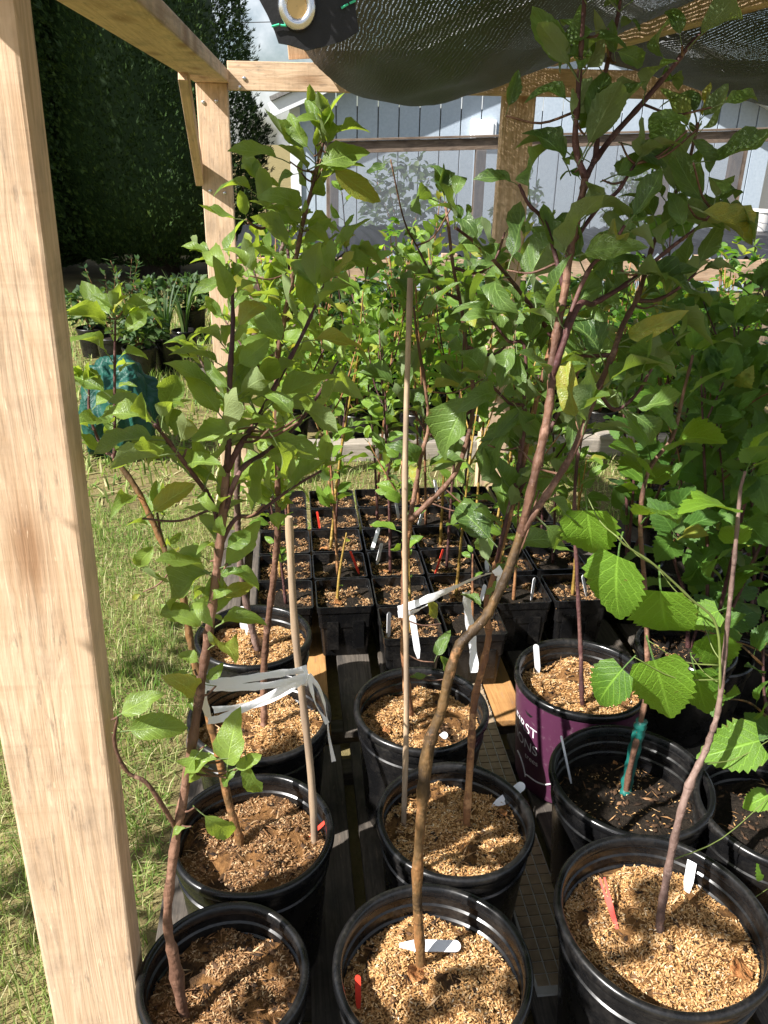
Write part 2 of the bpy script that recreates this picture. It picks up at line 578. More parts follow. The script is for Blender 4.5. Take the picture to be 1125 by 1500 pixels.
plain('print_white', (0.8, 0.78, 0.8), 0.5, vary=0.02)
plain('wire_dark', (0.03, 0.03, 0.03), 0.5)
plain('green_stem', (0.15, 0.19, 0.05), 0.5)


def tarp_mat():
    s = NT('teal_tarp')
    v = s.coord('Object')
    f = s.noise(v, 5, 4, 0.6, 1.0)
    s.set(s.ramp(f, [(0.3, (0.005, 0.042, 0.030)), (0.7, (0.013, 0.088, 0.064))]), 0.5, 0.35)
    s.bump(s.noise(v, 9, 4, 0.6, 2.0), 0.5, 0.03)
    MAT['teal_tarp'] = s.m


tarp_mat()


# ------------------------------------------------------------------ object helpers
def tagit(o, label=None, cat=None, group=None, kind=None):
    if label:
        o['label'] = label
    if cat:
        o['category'] = cat
    if group:
        o['group'] = group
    if kind:
        o['kind'] = kind
    return o


def empty(name, loc=(0, 0, 0), label=None, cat=None, group=None, rz=0.0):
    o = bpy.data.objects.new(name, None)
    o.empty_display_size = 0.05
    o.location = loc
    o.rotation_euler = (0, 0, rz)
    COL.objects.link(o)
    return tagit(o, label, cat, group)


def link(name, me, parent=None, loc=None, mat4=None, kind=None):
    o = bpy.data.objects.new(name, me)
    COL.objects.link(o)
    if parent is not None:
        o.parent = parent
    if mat4 is not None:
        o.matrix_basis = mat4
    elif loc is not None:
        o.location = loc
    if kind:
        o['kind'] = kind
    return o


def copy_tree(o, parent=None):
    c = o.copy()
    COL.objects.link(c)
    c.parent = parent
    for ch in o.children:
        copy_tree(ch, c)
    return c


class MB:
    """collects vertices and faces for one mesh"""
    def __init__(s):
        s.v, s.f, s.uv = [], [], None

    def add(s, verts, faces):
        b = len(s.v)
        s.v.extend([tuple(q) for q in verts])
        s.f.extend([tuple(i + b for i in f) for f in faces])
        return b

    def box(s, c, h):
        x, y, z = c
        a, b, d = h
        vs = [(x + sx * a, y + sy * b, z + sz * d) for sx in (-1, 1) for sy in (-1, 1) for sz in (-1, 1)]
        s.add(vs, [(0, 1, 3, 2), (4, 6, 7, 5), (0, 4, 5, 1), (2, 3, 7, 6), (0, 2, 6, 4), (1, 5, 7, 3)])

    def tube(s, pts, rad, n=8, cap=True, jitter=0.0):
        pts = [Vector(p) for p in pts]
        m = len(pts)
        vs = []
        up = Vector((0.31, 0.87, 0.2))
        prev = None
        for i, p in enumerate(pts):
            t = (pts[min(i + 1, m - 1)] - pts[max(i - 1, 0)])
            if t.length < 1e-9:
                t = Vector((0, 0, 1))
            t.normalize()
            if prev is None:
                a = t.cross(up)
                if a.length < 1e-4:
                    a = t.cross(Vector((1, 0, 0)))
            else:
                a = prev - t * prev.dot(t)
            a.normalize()
            prev = a
            b = t.cross(a)
            r = rad[i]
            for k in range(n):
                an = 2 * math.pi * k / n
                rr = r * (1 + random.uniform(-jitter, jitter))
                vs.append(p + (a * math.cos(an) + b * math.sin(an)) * rr)
        fs = []
        for i in range(m - 1):
            for k in range(n):
                k2 = (k + 1) % n
                fs.append((i * n + k, i * n + k2, (i + 1) * n + k2, (i + 1) * n + k))
        if cap:
            fs.append(tuple(range(n - 1, -1, -1)))
            fs.append(tuple((m - 1) * n + k for k in range(n)))
        s.add(vs, fs)

    def lathe(s, prof, n=48, sq=None, closed=False):
        vs, fs = [], []
        for (r, z) in prof:
            for k in range(n):
                a = 2 * math.pi * k / n
                x, y = math.cos(a), math.sin(a)
                vs.append((r * x, r * y, z))
        m = len(prof)
        for i in range(m if closed else m - 1):
            j = (i + 1) % m
            for k in range(n):
                k2 = (k + 1) % n
                fs.append((i * n + k, i * n + k2, j * n + k2, j * n + k))
        s.add(vs, fs)

    def sqlathe(s, prof, closed=False, corner=0.12):
        """square section with rounded corners; prof gives (half width, z)"""
        ring = []
        for qx, qy in ((1, 1), (-1, 1), (-1, -1), (1, -1)):
            base = math.atan2(qy, qx) - math.pi / 4
            for k in range(3):
                a = base + k * math.pi / 4
                ring.append((qx * (1 - corner) + corner * math.cos(a), qy * (1 - corner) + corner * math.sin(a)))
        n = len(ring)
        vs, fs = [], []
        for (r, z) in prof:
            vs += [(r * x, r * y, z) for x, y in ring]
        m = len(prof)
        for i in range(m if closed else m - 1):
            j = (i + 1) % m
            for k in range(n):
                k2 = (k + 1) % n
                fs.append((i * n + k, i * n + k2, j * n + k2, j * n + k))
        s.add(vs, fs)

    def mesh(s, name, mat, smooth=False, angle=None):
        me = bpy.data.meshes.new(name)
        me.from_pydata(s.v, [], s.f)
        if mat:
            me.materials.append(MAT[mat])
        if smooth:
            me.polygons.foreach_set('use_smooth', [True] * len(me.polygons))
            if angle:
                try:
                    me.set_sharp_from_angle(angle=R(angle))
                except Exception:
                    pass
        me.update()
        return me

    def build(s, name, mat, parent=None, loc=None, smooth=False, angle=None, kind=None):
        return link(name, s.mesh(name, mat, smooth, angle), parent, loc, kind=kind)


def np_mesh(name, verts, tris, mat, smooth=False):
    me = bpy.data.meshes.new(name)
    verts = np.asarray(verts, dtype=np.float32).reshape(-1, 3)
    tris = np.asarray(tris, dtype=np.int32).reshape(-1, 3)
    me.vertices.add(len(verts))
    me.vertices.foreach_set('co', verts.ravel())
    me.loops.add(tris.size)
    me.loops.foreach_set('vertex_index', tris.ravel())
    me.polygons.add(len(tris))
    me.polygons.foreach_set('loop_start', np.arange(0, tris.size, 3, dtype=np.int32))
    me.polygons.foreach_set('loop_total', np.full(len(tris), 3, dtype=np.int32))
    if smooth:
        me.polygons.foreach_set('use_smooth', np.ones(len(tris), dtype=bool))
    me.update(calc_edges=True)
    if mat:
        me.materials.append(MAT[mat])
    return me


def board(name, p0, p1, w, t, mat, parent=None, side=None, bevel=0.003, pl=None):
    """a sawn board from p0 to p1; w across along `side`, t along the third axis"""
    p0, p1 = Vector(p0), Vector(p1)
    if pl is not None:
        p0, p1 = p0 - pl, p1 - pl
    d = p1 - p0
    L = d.length
    x = d.normalized()
    side = Vector(side or (1, 0, 0))
    y = (side - x * side.dot(x)).normalized()
    z = x.cross(y)
    bm = bmesh.new()
    bmesh.ops.create_cube(bm, size=1.0)
    bmesh.ops.scale(bm, vec=(L, w, t), verts=bm.verts)
    if bevel:
        bmesh.ops.bevel(bm, geom=bm.edges[:], offset=bevel, segments=2, affect='EDGES', profile=0.6)
    me = bpy.data.meshes.new(name)
    bm.to_mesh(me)
    bm.free()
    me.materials.append(MAT[mat])
    c = (p0 + p1) / 2
    m4 = Matrix(((x.x, y.x, z.x, c.x), (x.y, y.y, z.y, c.y), (x.z, y.z, z.z, c.z), (0, 0, 0, 1)))
    return link(name, me, parent, mat4=m4)


def smooth_path(pts, n_per=5):
    pts = [Vector(p) for p in pts]
    if len(pts) < 3:
        return [pts[0].lerp(pts[-1], i / (n_per * 2)) for i in range(n_per * 2 + 1)]
    out = []
    ext = [pts[0] * 2 - pts[1]] + pts + [pts[-1] * 2 - pts[-2]]
    for i in range(1, len(ext) - 2):
        a, b, c, d = ext[i - 1:i + 3]
        for k in range(n_per):
            t = k / n_per
            out.append(0.5 * ((2 * b) + (c - a) * t + (2 * a - 5 * b + 4 * c - d) * t * t + (3 * b - a - 3 * c + d) * t ** 3))
    out.append(pts[-1])
    return out


ORD = ['first', 'second', 'third', 'fourth', 'fifth', 'sixth', 'seventh', 'eighth', 'ninth', 'tenth', 'eleventh', 'twelfth']
# ------------------------------------------------------------------ setting: ground, grass
DECK = 0.06
gm = MB()
gm.add([(-250, -60, 0), (250, -60, 0), (250, 400, 0), (-250, 400, 0)], [(0, 1, 2, 3)])
tagit(gm.build('ground', 'turf_soil'), 'mown turf and bare soil under the nursery', kind='structure')


def on_deck(x, y):
    return -0.30 < x < 1.62 and 0.30 < y < 2.86


def grass():
    V, T = [], []
    b = 0
    zones = [((-1.5, -0.27), (0.3, 3.2), 10500, (0.02, 0.055), 0.0012),
             ((-0.3, 2.4), (2.84, 3.70), 3400, (0.02, 0.05), 0.002),
             ((-3.2, -0.3), (3.2, 8.5), 1150, (0.03, 0.08), 0.0042),
             ((-0.3, 3.6), (5.0, 8.4), 600, (0.03, 0.08), 0.005),
             ((1.65, 3.2), (0.6, 3.2), 900, (0.02, 0.06), 0.003)]
    for (x0, x1), (y0, y1), den, (h0, h1), w in zones:
        n = int((x1 - x0) * (y1 - y0) * den)
        xs = RNG.uniform(x0, x1, n)
        ys = RNG.uniform(y0, y1, n)
        for x, y in zip(xs, ys):
            if on_deck(x, y):
                continue
            cl_ = mnoise.noise((x * 3.1, y * 3.1, 3.0))
            if random.random() < 0.30 - cl_ * 0.5:
                flat = True
            else:
                flat = random.random() < 0.18
            h = random.uniform(h0, h1) * (1 + 0.5 * cl_)
            an = random.uniform(0, 6.283)
            lean = random.uniform(0.8, 2.2) if flat else random.uniform(0.1, 0.8)
            zz = h * (0.12 if flat else 1.0)
            dx, dy = math.cos(an), math.sin(an)
            wx, wy = -dy * w, dx * w
            m = h * lean
            z0 = random.uniform(0.0, 0.012) if flat else 0.0
            V += [(x - wx, y - wy, z0), (x + wx, y + wy, z0),
                  (x - wx * .8 + dx * m * .4, y - wy * .8 + dy * m * .4, z0 + zz * .65),
                  (x + wx * .8 + dx * m * .4, y + wy * .8 + dy * m * .4, z0 + zz * .65),
                  (x + dx * m, y + dy * m, z0 + zz)]
            T += [(b, b + 1, b + 3), (b, b + 3, b + 2), (b + 2, b + 3, b + 4)]
            b += 5
    o = link('grass', np_mesh('grass', V, T, 'grass_blade'))
    tagit(o, 'short mown grass mixed with dry straw clippings', 'grass', kind='stuff')


grass()

# ------------------------------------------------------------------ pallets under the pots
def pallet(x0, x1, y0, y1, label, orange):
    root = empty('pallet', (x0, y0, 0), label, 'pallet', 'pallets under the pots')
    x = x0 + 0.05
    i = 0
    while x < x1:
        w = random.uniform(0.088, 0.102)
        board('deck_board', (x, y0 + random.uniform(0, .02), DECK - 0.010), (x, y1 - random.uniform(0, .02), DECK - 0.010), w, 0.02,
              'orange_board' if i in orange else 'pallet', root, pl=root.location)
        x += w + random.uniform(0.022, 0.045)
        i += 1
    for y in (y0 + .06, (y0 + y1) / 2, y1 - .06):
        board('stringer', (x0, y, 0.019), (x1, y, 0.019), 0.05, 0.038, 'pallet', root, side=(0, 1, 0), pl=root.location)


pallet(-0.28, 1.58, 0.34, 1.60, 'grey slatted pallet under the large round pots in front', (7,))
pallet(-0.28, 1.58, 1.63, 2.84, 'grey slatted pallet under the square black pots', (2, 6))

tp = empty('tile_panel', (0.395, 0.92, DECK), 'narrow tan panel of small square tiles between the round pots', 'tile panel')
mb = MB()
mb.box((0.047, 0.52, 0.003), (0.049, 0.53, 0.003))
mb.build('backing', 'grout', tp)
mt_ = MB()
mt_.box((0, 0, 0), (0.0102, 0.0102, 0.0015))
tile_me = mt_.mesh('tile', 'tile_tan')
for i in range(4):
    for j in range(44):
        link('tile', tile_me, tp, (0.0125 + i * 0.0235, 0.015 + j * 0.0235, 0.0072 + random.uniform(-.0004, .0004)))

# ------------------------------------------------------------------ timber shade frame
FR = empty('timber_pergola', (-0.28, 0.8, 0), 'raw lumber frame with posts, top plate and beams around the pots', 'pergola')
FL = FR.location.copy()


def fpost(bot, top, w, t):
    return board('post', bot, top, w, t, 'lumber_post', FR, side=(1, 0, 0), pl=FL, bevel=0.004)


# near post leans slightly outwards
d0 = 0.80
c1 = P(206, 1500, d0)
c0 = P(20, 0, d0)
dirp = (c0 - c1) / (c0.z - c1.z)
W1 = 0.118
T1 = 0.055
botc = c1 + dirp * (0.0 - c1.z)
topc = c1 + dirp * (1.585 - c1.z)
off = Vector((-W1 / 2, T1 / 2, 0))
near_post = fpost(botc + off, topc + off, W1, T1)
DB = 3.30
bl, br = P(286, 122, DB), P(333, 122, DB)
xc = (bl.x + br.x) / 2
wb = br.x - bl.x
back_post = fpost((xc + 0.0, DB + 0.02, 0), (xc, DB + 0.02, 1.585), wb, 0.04)
ml, mr = P(727, 300, DB), P(772, 300, DB)
XM = (ml.x + mr.x) / 2
mid_post = fpost((XM, DB + 0.02, 0), (XM, DB + 0.02, 1.575), mr.x - ml.x, 0.05)
plate = board('top_plate', (-0.283, 0.70, 1.606), (xc + 0.002, DB + 0.035, 1.606), 0.122, 0.042, 'lumber_post', FR, side=(1, 0, 0), pl=FL, bevel=0.005)
beam = board('back_beam', (xc + wb / 2 + 0.003, DB + 0.005, 1.608), (2.9, DB + 0.005, 1.628), 0.040, 0.092, 'lumber', FR, side=(0, 1, 0), pl=FL)
board('brace', P(268, 104, 2.86), P(293, 262, 3.325), 0.030, 0.060, 'lumber', FR, side=(1, 0, 0), pl=FL)
ridge = board('ridge_beam', (0.985, 0.4, 1.700), (0.985, DB + 0.06, 1.700), 0.042, 0.055, 'lumber', FR, side=(1, 0, 0), pl=FL)
board('rafter', (0.075, DB + 0.05, 1.676), (0.060, DB - 0.015, 1.86), 0.105, 0.045, 'lumber', FR, side=(1, 0, 0), pl=FL)
# screws on the far post
sm = MB()
sm.lathe([(0.0005, 0.004), (0.004, 0.0042), (0.0065, 0.003), (0.007, 0.0)], 10)
screw_me = sm.mesh('screw', 'steel', True)


def screw_on(post, px, py, d):
    w = P(px, py, d) - FL
    m = post.matrix_basis.inverted() @ Matrix.Translation(w) @ Matrix.Rotation(R(90), 4, 'X')
    link('screw', screw_me, post, mat4=m)


for px, py in ((298, 150), (317, 148), (308, 280), (329, 283)):
    screw_on(back_post, px, py, DB)
for px, py in ((358, 115), (351, 128)):
    screw_on(beam, px, py, DB - 0.016)

# ------------------------------------------------------------------ shade cloth
SC = empty('shade_cloth', (0.02, 0.62, 1.5), 'black knitted shade cloth sagging overhead with metal eyelet corner', 'shade cloth')
SL = SC.location.copy()


def cloth_z(x, y):
    xl, xr = 0.075, 0.985
    ty = max(0.0, min(1.0, (y - 0.55) / (DB + 0.06 - 0.55)))
    if x < xr:
        tx = (x - xl) / (xr - xl)
        tq = max(0, min(1, tx)) ** 0.6
        s = math.sin(math.pi * tq) ** (0.75 if tq < .5 else 1.3)
        z = 1.70 + 0.03 * tx - 0.225 * s * math.sin(math.pi * ty ** 1.5) ** 0.62
        z += 0.05 * (1 - tx) * (1 - ty)
    else:
        tx = (x - xr) / 1.6
        s = math.sin(math.pi * max(0, min(1, tx))) ** 0.6
        z = 1.73 - 0.03 * tx - 0.225 * s * math.sin(math.pi * ty ** 1.5) ** 0.62
    z += 0.010 * mnoise.noise((x * 5, y * 4, 1.7)) * (1 if ty < 0.95 else 0.3)
    z += 0.006 * math.sin(x * 38 + 3 * math.sin(y * 3)) * (1 - abs(2 * ty - 1))
    z = max(z, 1.40)
    if abs(x - xr) < 0.03:
        z = max(z, 1.7295)
    if y > DB - 0.07:
        z = max(z, 1.683)
    return z


def cloth():
    nx, ny = 110, 110
    me = bpy.data.meshes.new('fabric')
    vs, fs, uv = [], [], []
    for j in range(ny + 1):
        y = 0.55 + (DB + 0.08 - 0.55) * j / ny
        for i in range(nx + 1):
            xl_ = 0.085 - 0.25 * (1 - j / ny)
            x = xl_ + (2.58 - xl_) * i / nx
            z = cloth_z(x, y)
            # free front corner droops
            dc = math.hypot(x - 0.0, y - 0.55)
            z -= 0.20 * math.exp(-(dc / 0.10) ** 2)
            xx = x - 0.05 * math.exp(-(dc / 0.10) ** 2)
            vs.append((xx - SL.x, y - SL.y, z - SL.z))
            uv.append((x, y))
    for j in range(ny):
        for i in range(nx):
            a = j * (nx + 1) + i
            fs.append((a, a + 1, a + nx + 2, a + nx + 1))
    me.from_pydata(vs, [], fs)
    ul = me.uv_layers.new(name='UVMap')
    for lp in me.loops:
        ul.data[lp.index].uv = uv[lp.vertex_index]
    me.polygons.foreach_set('use_smooth', [True] * len(me.polygons))
    me.materials.append(MAT['shade_knit'])
    link('fabric', me, SC)


cloth()


def slab(name, pts, thick, mat, parent, org, nrm):
    n = Vector(nrm).normalized() * thick
    k = len(pts)
    m = MB()
    m.add([Vector(p) - org for p in pts] + [Vector(p) + n - org for p in pts],
          [tuple(range(k)), tuple(range(2 * k - 1, k - 1, -1))] + [(i, i + k, (i + 1) % k + k, (i + 1) % k) for i in range(k)])
    return m.build(name, mat, parent)


DF = 0.60
pp = [P(x, y, DF) for x, y in ((377, -6), (392, 22), (402, 45), (408, 63), (424, 66), (449, 74), (472, 69), (503, 60), (526, 46), (522, 20), (512, -60), (380, -70))]
slab('corner_patch', pp, 0.003, 'vinyl', SC, SL, (0, 1, 0))
gc = P(435, 9, DF - 0.002) - SL
ring = MB()
ring.lathe([(0.0058, 0.0), (0.0062, 0.003), (0.0085, 0.0042), (0.0112, 0.003), (0.0122, 0.0), (0.0112, -0.001), (0.0065, -0.001)], 32, closed=True)
link('eyelet', ring.mesh('eyelet', 'steel', True), SC, mat4=Matrix.Translation(gc) @ Matrix.Rotation(R(90), 4, 'X') @ Matrix.Diagonal((1, 1.15, 1, 1)))
disc = MB()
disc.lathe([(0.0002, 0.0003), (0.0066, 0.0003)], 24)
link('eyelet_backing', disc.mesh('eyelet_backing', 'brass'), SC, mat4=Matrix.Translation(gc) @ Matrix.Rotation(R(90), 4, 'X') @ Matrix.Diagonal((1, 1.15, 1, 1)))
for a, b in (((398, 39), (409, 36)), ((411, 37), (421, 38)), ((500, 12), (510, 6)), ((512, 5), (521, 1))):
    st = MB()
    st.tube([P(a[0], a[1], DF - .002) - SL, P(b[0], b[1], DF - .002) - SL], [0.0007, 0.0007], 5)
    st.build('stitch', 'green_thread', SC)

# ------------------------------------------------------------------ evergreen trees
def thuja_mesh():
    n = 62000
    V, T = [], []
    b = 0
    H = 6.8
    prof = lambda z: 1.22 * min(1, ((z - 0.20) / 0.6)) ** 0.3 * (1 - max(0, (z - 1.0) / (H - 0.95)) ** 1.7) if z > 0.21 else 0.02
    for i in range(n):
        z = 0.27 + (H - 0.4) * random.random() ** 1.25
        th = random.uniform(0, 6.283)
        lump = 1 + 0.10 * random.random() ** 5 + 0.15 * mnoise.noise((math.cos(th) * 2.6, math.sin(th) * 2.6, z * 1.7)) + 0.05 * mnoise.noise((math.cos(th) * 8, math.sin(th) * 8, z * 6))
        r = prof(z) * lump * (1 - 0.22 * random.random() ** 2)
        o = Vector((math.cos(th) * r, math.sin(th) * r, z))
        out = Vector((math.cos(th), math.sin(th), 0))
        ax = (out * random.uniform(.3, 1) + Vector((0, 0, random.uniform(.2, 1.0))) + Vector((random.uniform(-.4, .4), random.uniform(-.4, .4), 0))).normalized()
        sd = ax.cross(Vector((random.uniform(-1, 1), random.uniform(-1, 1), random.uniform(-1, 1)))).normalized()
        L = random.uniform(0.03, 0.085)
        for k in range(3):
            a = (k - 1) * 0.42 + random.uniform(-.1, .1)
            d = ax * math.cos(a) + sd * math.sin(a)
            q = sd * math.cos(a) - ax * math.sin(a)
            l2 = L * (1 - 0.25 * abs(k - 1)) * random.uniform(.8, 1.2)
            V += [o - q * 0.002, o + d * l2 * .6 + q * 0.0055, o + d * l2, o + d * l2 * .6 - q * 0.0055]
            T += [(b, b + 1, b + 2), (b, b + 2, b + 3)]
            b += 4
    # dense dead-wood core that closes the crown
    ns = 26
    for i in range(22):
        z = 0.40 + (H - 0.7) * i / 21
        for k in range(ns):
            a = 6.283 * k / ns
            V.append((math.cos(a) * prof(z) * 0.74, math.sin(a) * prof(z) * 0.74, z))
    for i in range(21):
        for k in range(ns):
            p, q = b + i * ns + k, b + i * ns + (k + 1) % ns
            T += [(p, q, q + ns), (p, q + ns, p + ns)]
    return np_mesh('crown', V, T, 'thuja_spray')


crown_me = thuja_mesh()
tb = G(240, 405, 0)
tk = MB()
tk.tube(smooth_path([(0, 0, -0.02), (0.02, 0, 0.3), (-0.02, 0.02, 0.8), (0, 0, 2.0)], 5), [0.34, 0.31, 0.29, 0.27, 0.26, 0.25, 0.25, 0.24, 0.23, 0.22, 0.21, 0.2, 0.19, 0.18, 0.17, 0.16], 14, jitter=0.09)
for k in range(14):
    a = random.uniform(0, 6.28)
    z = random.uniform(0.25, 0.7)
    p0 = Vector((math.cos(a) * .2, math.sin(a) * .2, z))
    tk.tube(smooth_path([p0, p0 + Vector((math.cos(a) * .3, math.sin(a) * .3, -.05)), p0 + Vector((math.cos(a) * .65, math.sin(a) * .65, .1))], 3),
            [.02, .018, .016, .014, .012, .01, .008], 5)
trunk_me = tk.mesh('trunk', 'bark_old', True)
spots = [((tb.x - 0.10, tb.y + 0.15, -.10), 0.0, 1.0, 'tall dark evergreen directly behind the frame with bare trunk base'),
         ((tb.x - 1.75, tb.y + 0.45, -.22), 1.9, 1.05, 'tall dark evergreen second from the shed in the hedge row'),
         ((tb.x - 3.15, tb.y - 1.30, -.15), 3.9, 1.12, 'unseen evergreen added to shade the hedge, third from the shed'),  # last two trees added out of view, only to shade the hedge
         ((tb.x - 5.1, tb.y - 2.4, -.15), 5.1, 1.12, 'unseen evergreen added to shade the hedge, farthest from the shed')]
for (x, y, z), rz, sc, lab in spots:
    e = empty('evergreen_tree', (x, y, z), lab, 'tree', 'evergreens in the hedge row', rz)
    e.scale = (sc, sc, sc)
    link('crown', crown_me, e, kind='stuff')
    link('trunk', trunk_me, e)

# ------------------------------------------------------------------ shed behind
SH = empty('shed', (0.07, 8.6, 0), 'pale blue grey shed with vertical siding and white corner trim', 'shed')
so = SH.location.copy()
x = 0.09
roof_z = lambda X: 1.74 + 0.42 * (X if X < 2.5 else 5.0 - X)
while x < 4.85:
    zt = roof_z(x + 0.1) - 0.02
    board('siding_board', (x + 0.1, 8.6, 0.02), (x + 0.1, 8.6, zt), 0.188, 0.02, 'pale_siding', SH, side=(1, 0, 0), pl=so, bevel=0.002)
    x += 0.2
mb = MB()
mb.box((2.42, 0.06, 0.86), (2.40, 0.045, 0.86))
mb.box((2.42, 1.8, 0.86), (2.40, 1.7, 0.86))
mb.build('wall_backing', 'roofing', SH)
board('corner_trim', (0.10, 8.575, 0.0), (0.10, 8.575, 1.70), 0.10, 0.02, 'white_trim', SH, pl=so)
for sgn in (0, 1):
    a = Vector((-0.12, 8.35, roof_z(-0.12))) if sgn == 0 else Vector((5.12, 8.35, roof_z(5.12)))
    bq = Vector((2.5, 8.35, roof_z(2.5)))
    rb = board('rake_board', a + Vector((0, 0, -.03)), bq + Vector((0, 0, -.03)), 0.03, 0.12, 'white_trim', SH, side=(0, 1, 0), pl=so)
    board('roof_panel', a + Vector((0, 2.0, 0.06)), bq + Vector((0, 2.0, 0.06)), 4.1, 0.04, 'roofing', SH, side=(0, 1, 0), pl=so)
    board('soffit', a + Vector((0, 0.13, -.05)), bq + Vector((0, 0.13, -.05)), 0.22, 0.015, 'white_trim', SH, side=(0, 1, 0), pl=so)
# wall lamp and vent box on the shed
mb = MB()
v0 = P(708, 190, 8.56) - so
mb.box(v0, (0.12, 0.03, 0.09))
mb.box(v0 + Vector((0, -0.035, 0)), (0.09, 0.006, 0.06))
mb.build('vent_box', 'white_trim', SH)

# ------------------------------------------------------------------ screened bench
BN = empty('screened_bench', (0.3, 5.5, 0), 'long bench topped with rippled black fabric and a screened timber frame', 'bench')
bo = BN.location.copy()


def bench_top():
    nx, ny = 240, 26
    vs, fs = [], []
    for j in range(ny + 1):
        for i in range(nx + 1):
            x = -0.35 + 5.6 * i / nx
            y = 5.50 + 1.85 * j / ny
            wv = math.sin(x * 62 + 2.2 * math.sin(y * 2.6 + x * 1.1) + 5 * mnoise.noise((x * 1.2, y * 1.4, 0)))
            wv = (wv * .5 + .5) ** 2
            z = 0.752 + 0.060 * wv * (0.35 + 0.65 * abs(mnoise.noise((x * .9, 2.2, y)))) + 0.012 * mnoise.noise((x * 2, y * 2, 5))
            if j == 0:
                z -= 0.03
            vs.append((x - bo.x, y - bo.y, z))
    for j in range(ny):
        for i in range(nx):
            a = j * (nx + 1) + i
            fs.append((a, a + 1, a + nx + 2, a + nx + 1))
    m = MB()
    m.v, m.f = vs, fs
    m.build('fabric_top', 'weed_fabric', BN, smooth=True)


bench_top()
xs_ = [-0.36, 1.45, 3.2, 5.2]
for i in range(3):
    board('fascia_board', (xs_[i], 5.47, 0.655 + .004 * i), (xs_[i + 1] - .004, 5.47, 0.655 + .004 * i), 0.04, 0.14, 'lumber_aged', BN, side=(0, 1, 0), pl=bo)
for X in (-0.3, 0.55, 1.5, 2.45, 3.4, 4.4):
    board('leg', (X, 5.53, 0), (X, 5.53, 0.72), 0.085, 0.06, 'weathered', BN, pl=bo)
    board('leg', (X, 7.25, 0), (X, 7.25, 0.72), 0.085, 0.06, 'weathered', BN, pl=bo)
    board('bearer', (X, 5.56, 0.695), (X, 7.28, 0.695), 0.04, 0.08, 'weathered', BN, pl=bo)
for px in (552, 655, 1010, 885):
    g = G(px, 372, 0.745)
    board('wood_block', (g.x - .05, 5.47, 0.742), (g.x + .05, 5.47, 0.742), 0.05, 0.03, 'lumber_aged', BN, side=(0, 1, 0), pl=bo)
rz_ = lambda X: 1.36 + (X - 0.35) * 0.044
for px, w in ((487, .10), (968, .10), (1070, .14), (700, .09)):
    X = P(px, 290, 7.3).x
    board('screen_post', (X, 7.3, 0.74), (X, 7.3, rz_(X) - 0.046), w, 0.05, 'weathered', BN, pl=bo)
board('screen_rail', (0.32, 7.30, rz_(.32)), (4.15, 7.30, rz_(4.15)), 0.05, 0.09, 'weathered', BN, side=(0, 1, 0), pl=bo)
board('screen_cap', (0.30, 7.30, rz_(.30) + .056), (4.35, 7.30, rz_(4.35) + .056), 0.11, 0.018, 'weathered', BN, side=(0, 1, 0), pl=bo)


def screen(x0, x1):
    vs = [(x0, 7.27, 0.76), (x1, 7.27, 0.76), (x1, 7.27, rz_(x1) - .045), (x0, 7.27, rz_(x0) - .045)]
    m = MB()
    m.add([Vector(v) - bo for v in vs], [(0, 1, 2, 3)])
    me = m.mesh('insect_screen', 'insect_screen')
    ul = me.uv_layers.new(name='UVMap')
    for lp in me.loops:
        c = vs[lp.vertex_index]
        ul.data[lp.index].uv = (c[0], c[2])
    link('insect_screen', me, BN)


for a, b in ((0.36, 1.55), (1.57, 3.1), (3.12, 3.9)):
    screen(a, b)

# white hoop house and buckets at the right
HH = empty('hoop_house', (4.6, 9.0, 0), 'white plastic covered hoop house beyond the bench at right', 'greenhouse')
mb = MB()
vs, fs = [], []
nseg, nl = 18, 30
for i in range(nl + 1):
    for k in range(nseg + 1):
        a = math.pi * k / nseg
        rip = 0.02 * math.cos(i * math.pi)
        vs.append((2.2 - (2.2 + rip) * math.cos(a), i * 0.2, 0.45 + (1.6 + rip) * math.sin(a) ** 0.8))
for i in range(nl):
    for k in range(nseg):
        q = i * (nseg + 1) + k
        fs.append((q, q + 1, q + nseg + 2, q + nseg + 1))
fs.append(tuple(range(nseg + 1)))
mb.add(vs, fs)
mb.build('cover', 'white_film', HH)
board('base_board', (4.6, 8.97, 0.40), (9.0, 8.97, 0.40), 0.03, 0.10, 'greyboard', HH, side=(0, 1, 0), pl=HH.location)
for k in range(4):
    board('hoop_leg', (4.7 + 1.35 * k, 9.0, 0), (4.7 + 1.35 * k, 9.0, 0.40), 0.06, 0.06, 'steel', HH, pl=HH.location)


def bucket(px, py, d, r, h, mat, lab):
    g = P(px, py, d)
    root = empty('bucket', (g.x, g.y, 0.775), lab, 'bucket', 'buckets on the bench')
    m = MB()
    m.lathe([(0.0, 0), (r * .85, 0), (r, h * .9), (r * 1.06, h * .9), (r * 1.06, h * .96), (r, h), (r * .95, h), (r * .82, 0.01), (0, 0.01)], 28)
    m.build('body', mat, root, smooth=True, angle=40)
    m = MB()
    m.tube(smooth_path([(r * 1.05, 0, h * .9), (r * .8, -r * .9, h * .55), (0, -r * 1.2, h * .4), (-r * .8, -r * .9, h * .55), (-r * 1.05, 0, h * .9)], 4), [0.003] * 17, 5)
    m.build('handle', 'steel', root)


bucket(1112, 310, 7.1, 0.12, 0.17, 'bucket_white', 'cream white bucket at the right end of the bench')
bucket(1092, 310, 7.2, 0.09, 0.16, 'pot_plastic', 'black bucket beside the cream one on the bench')
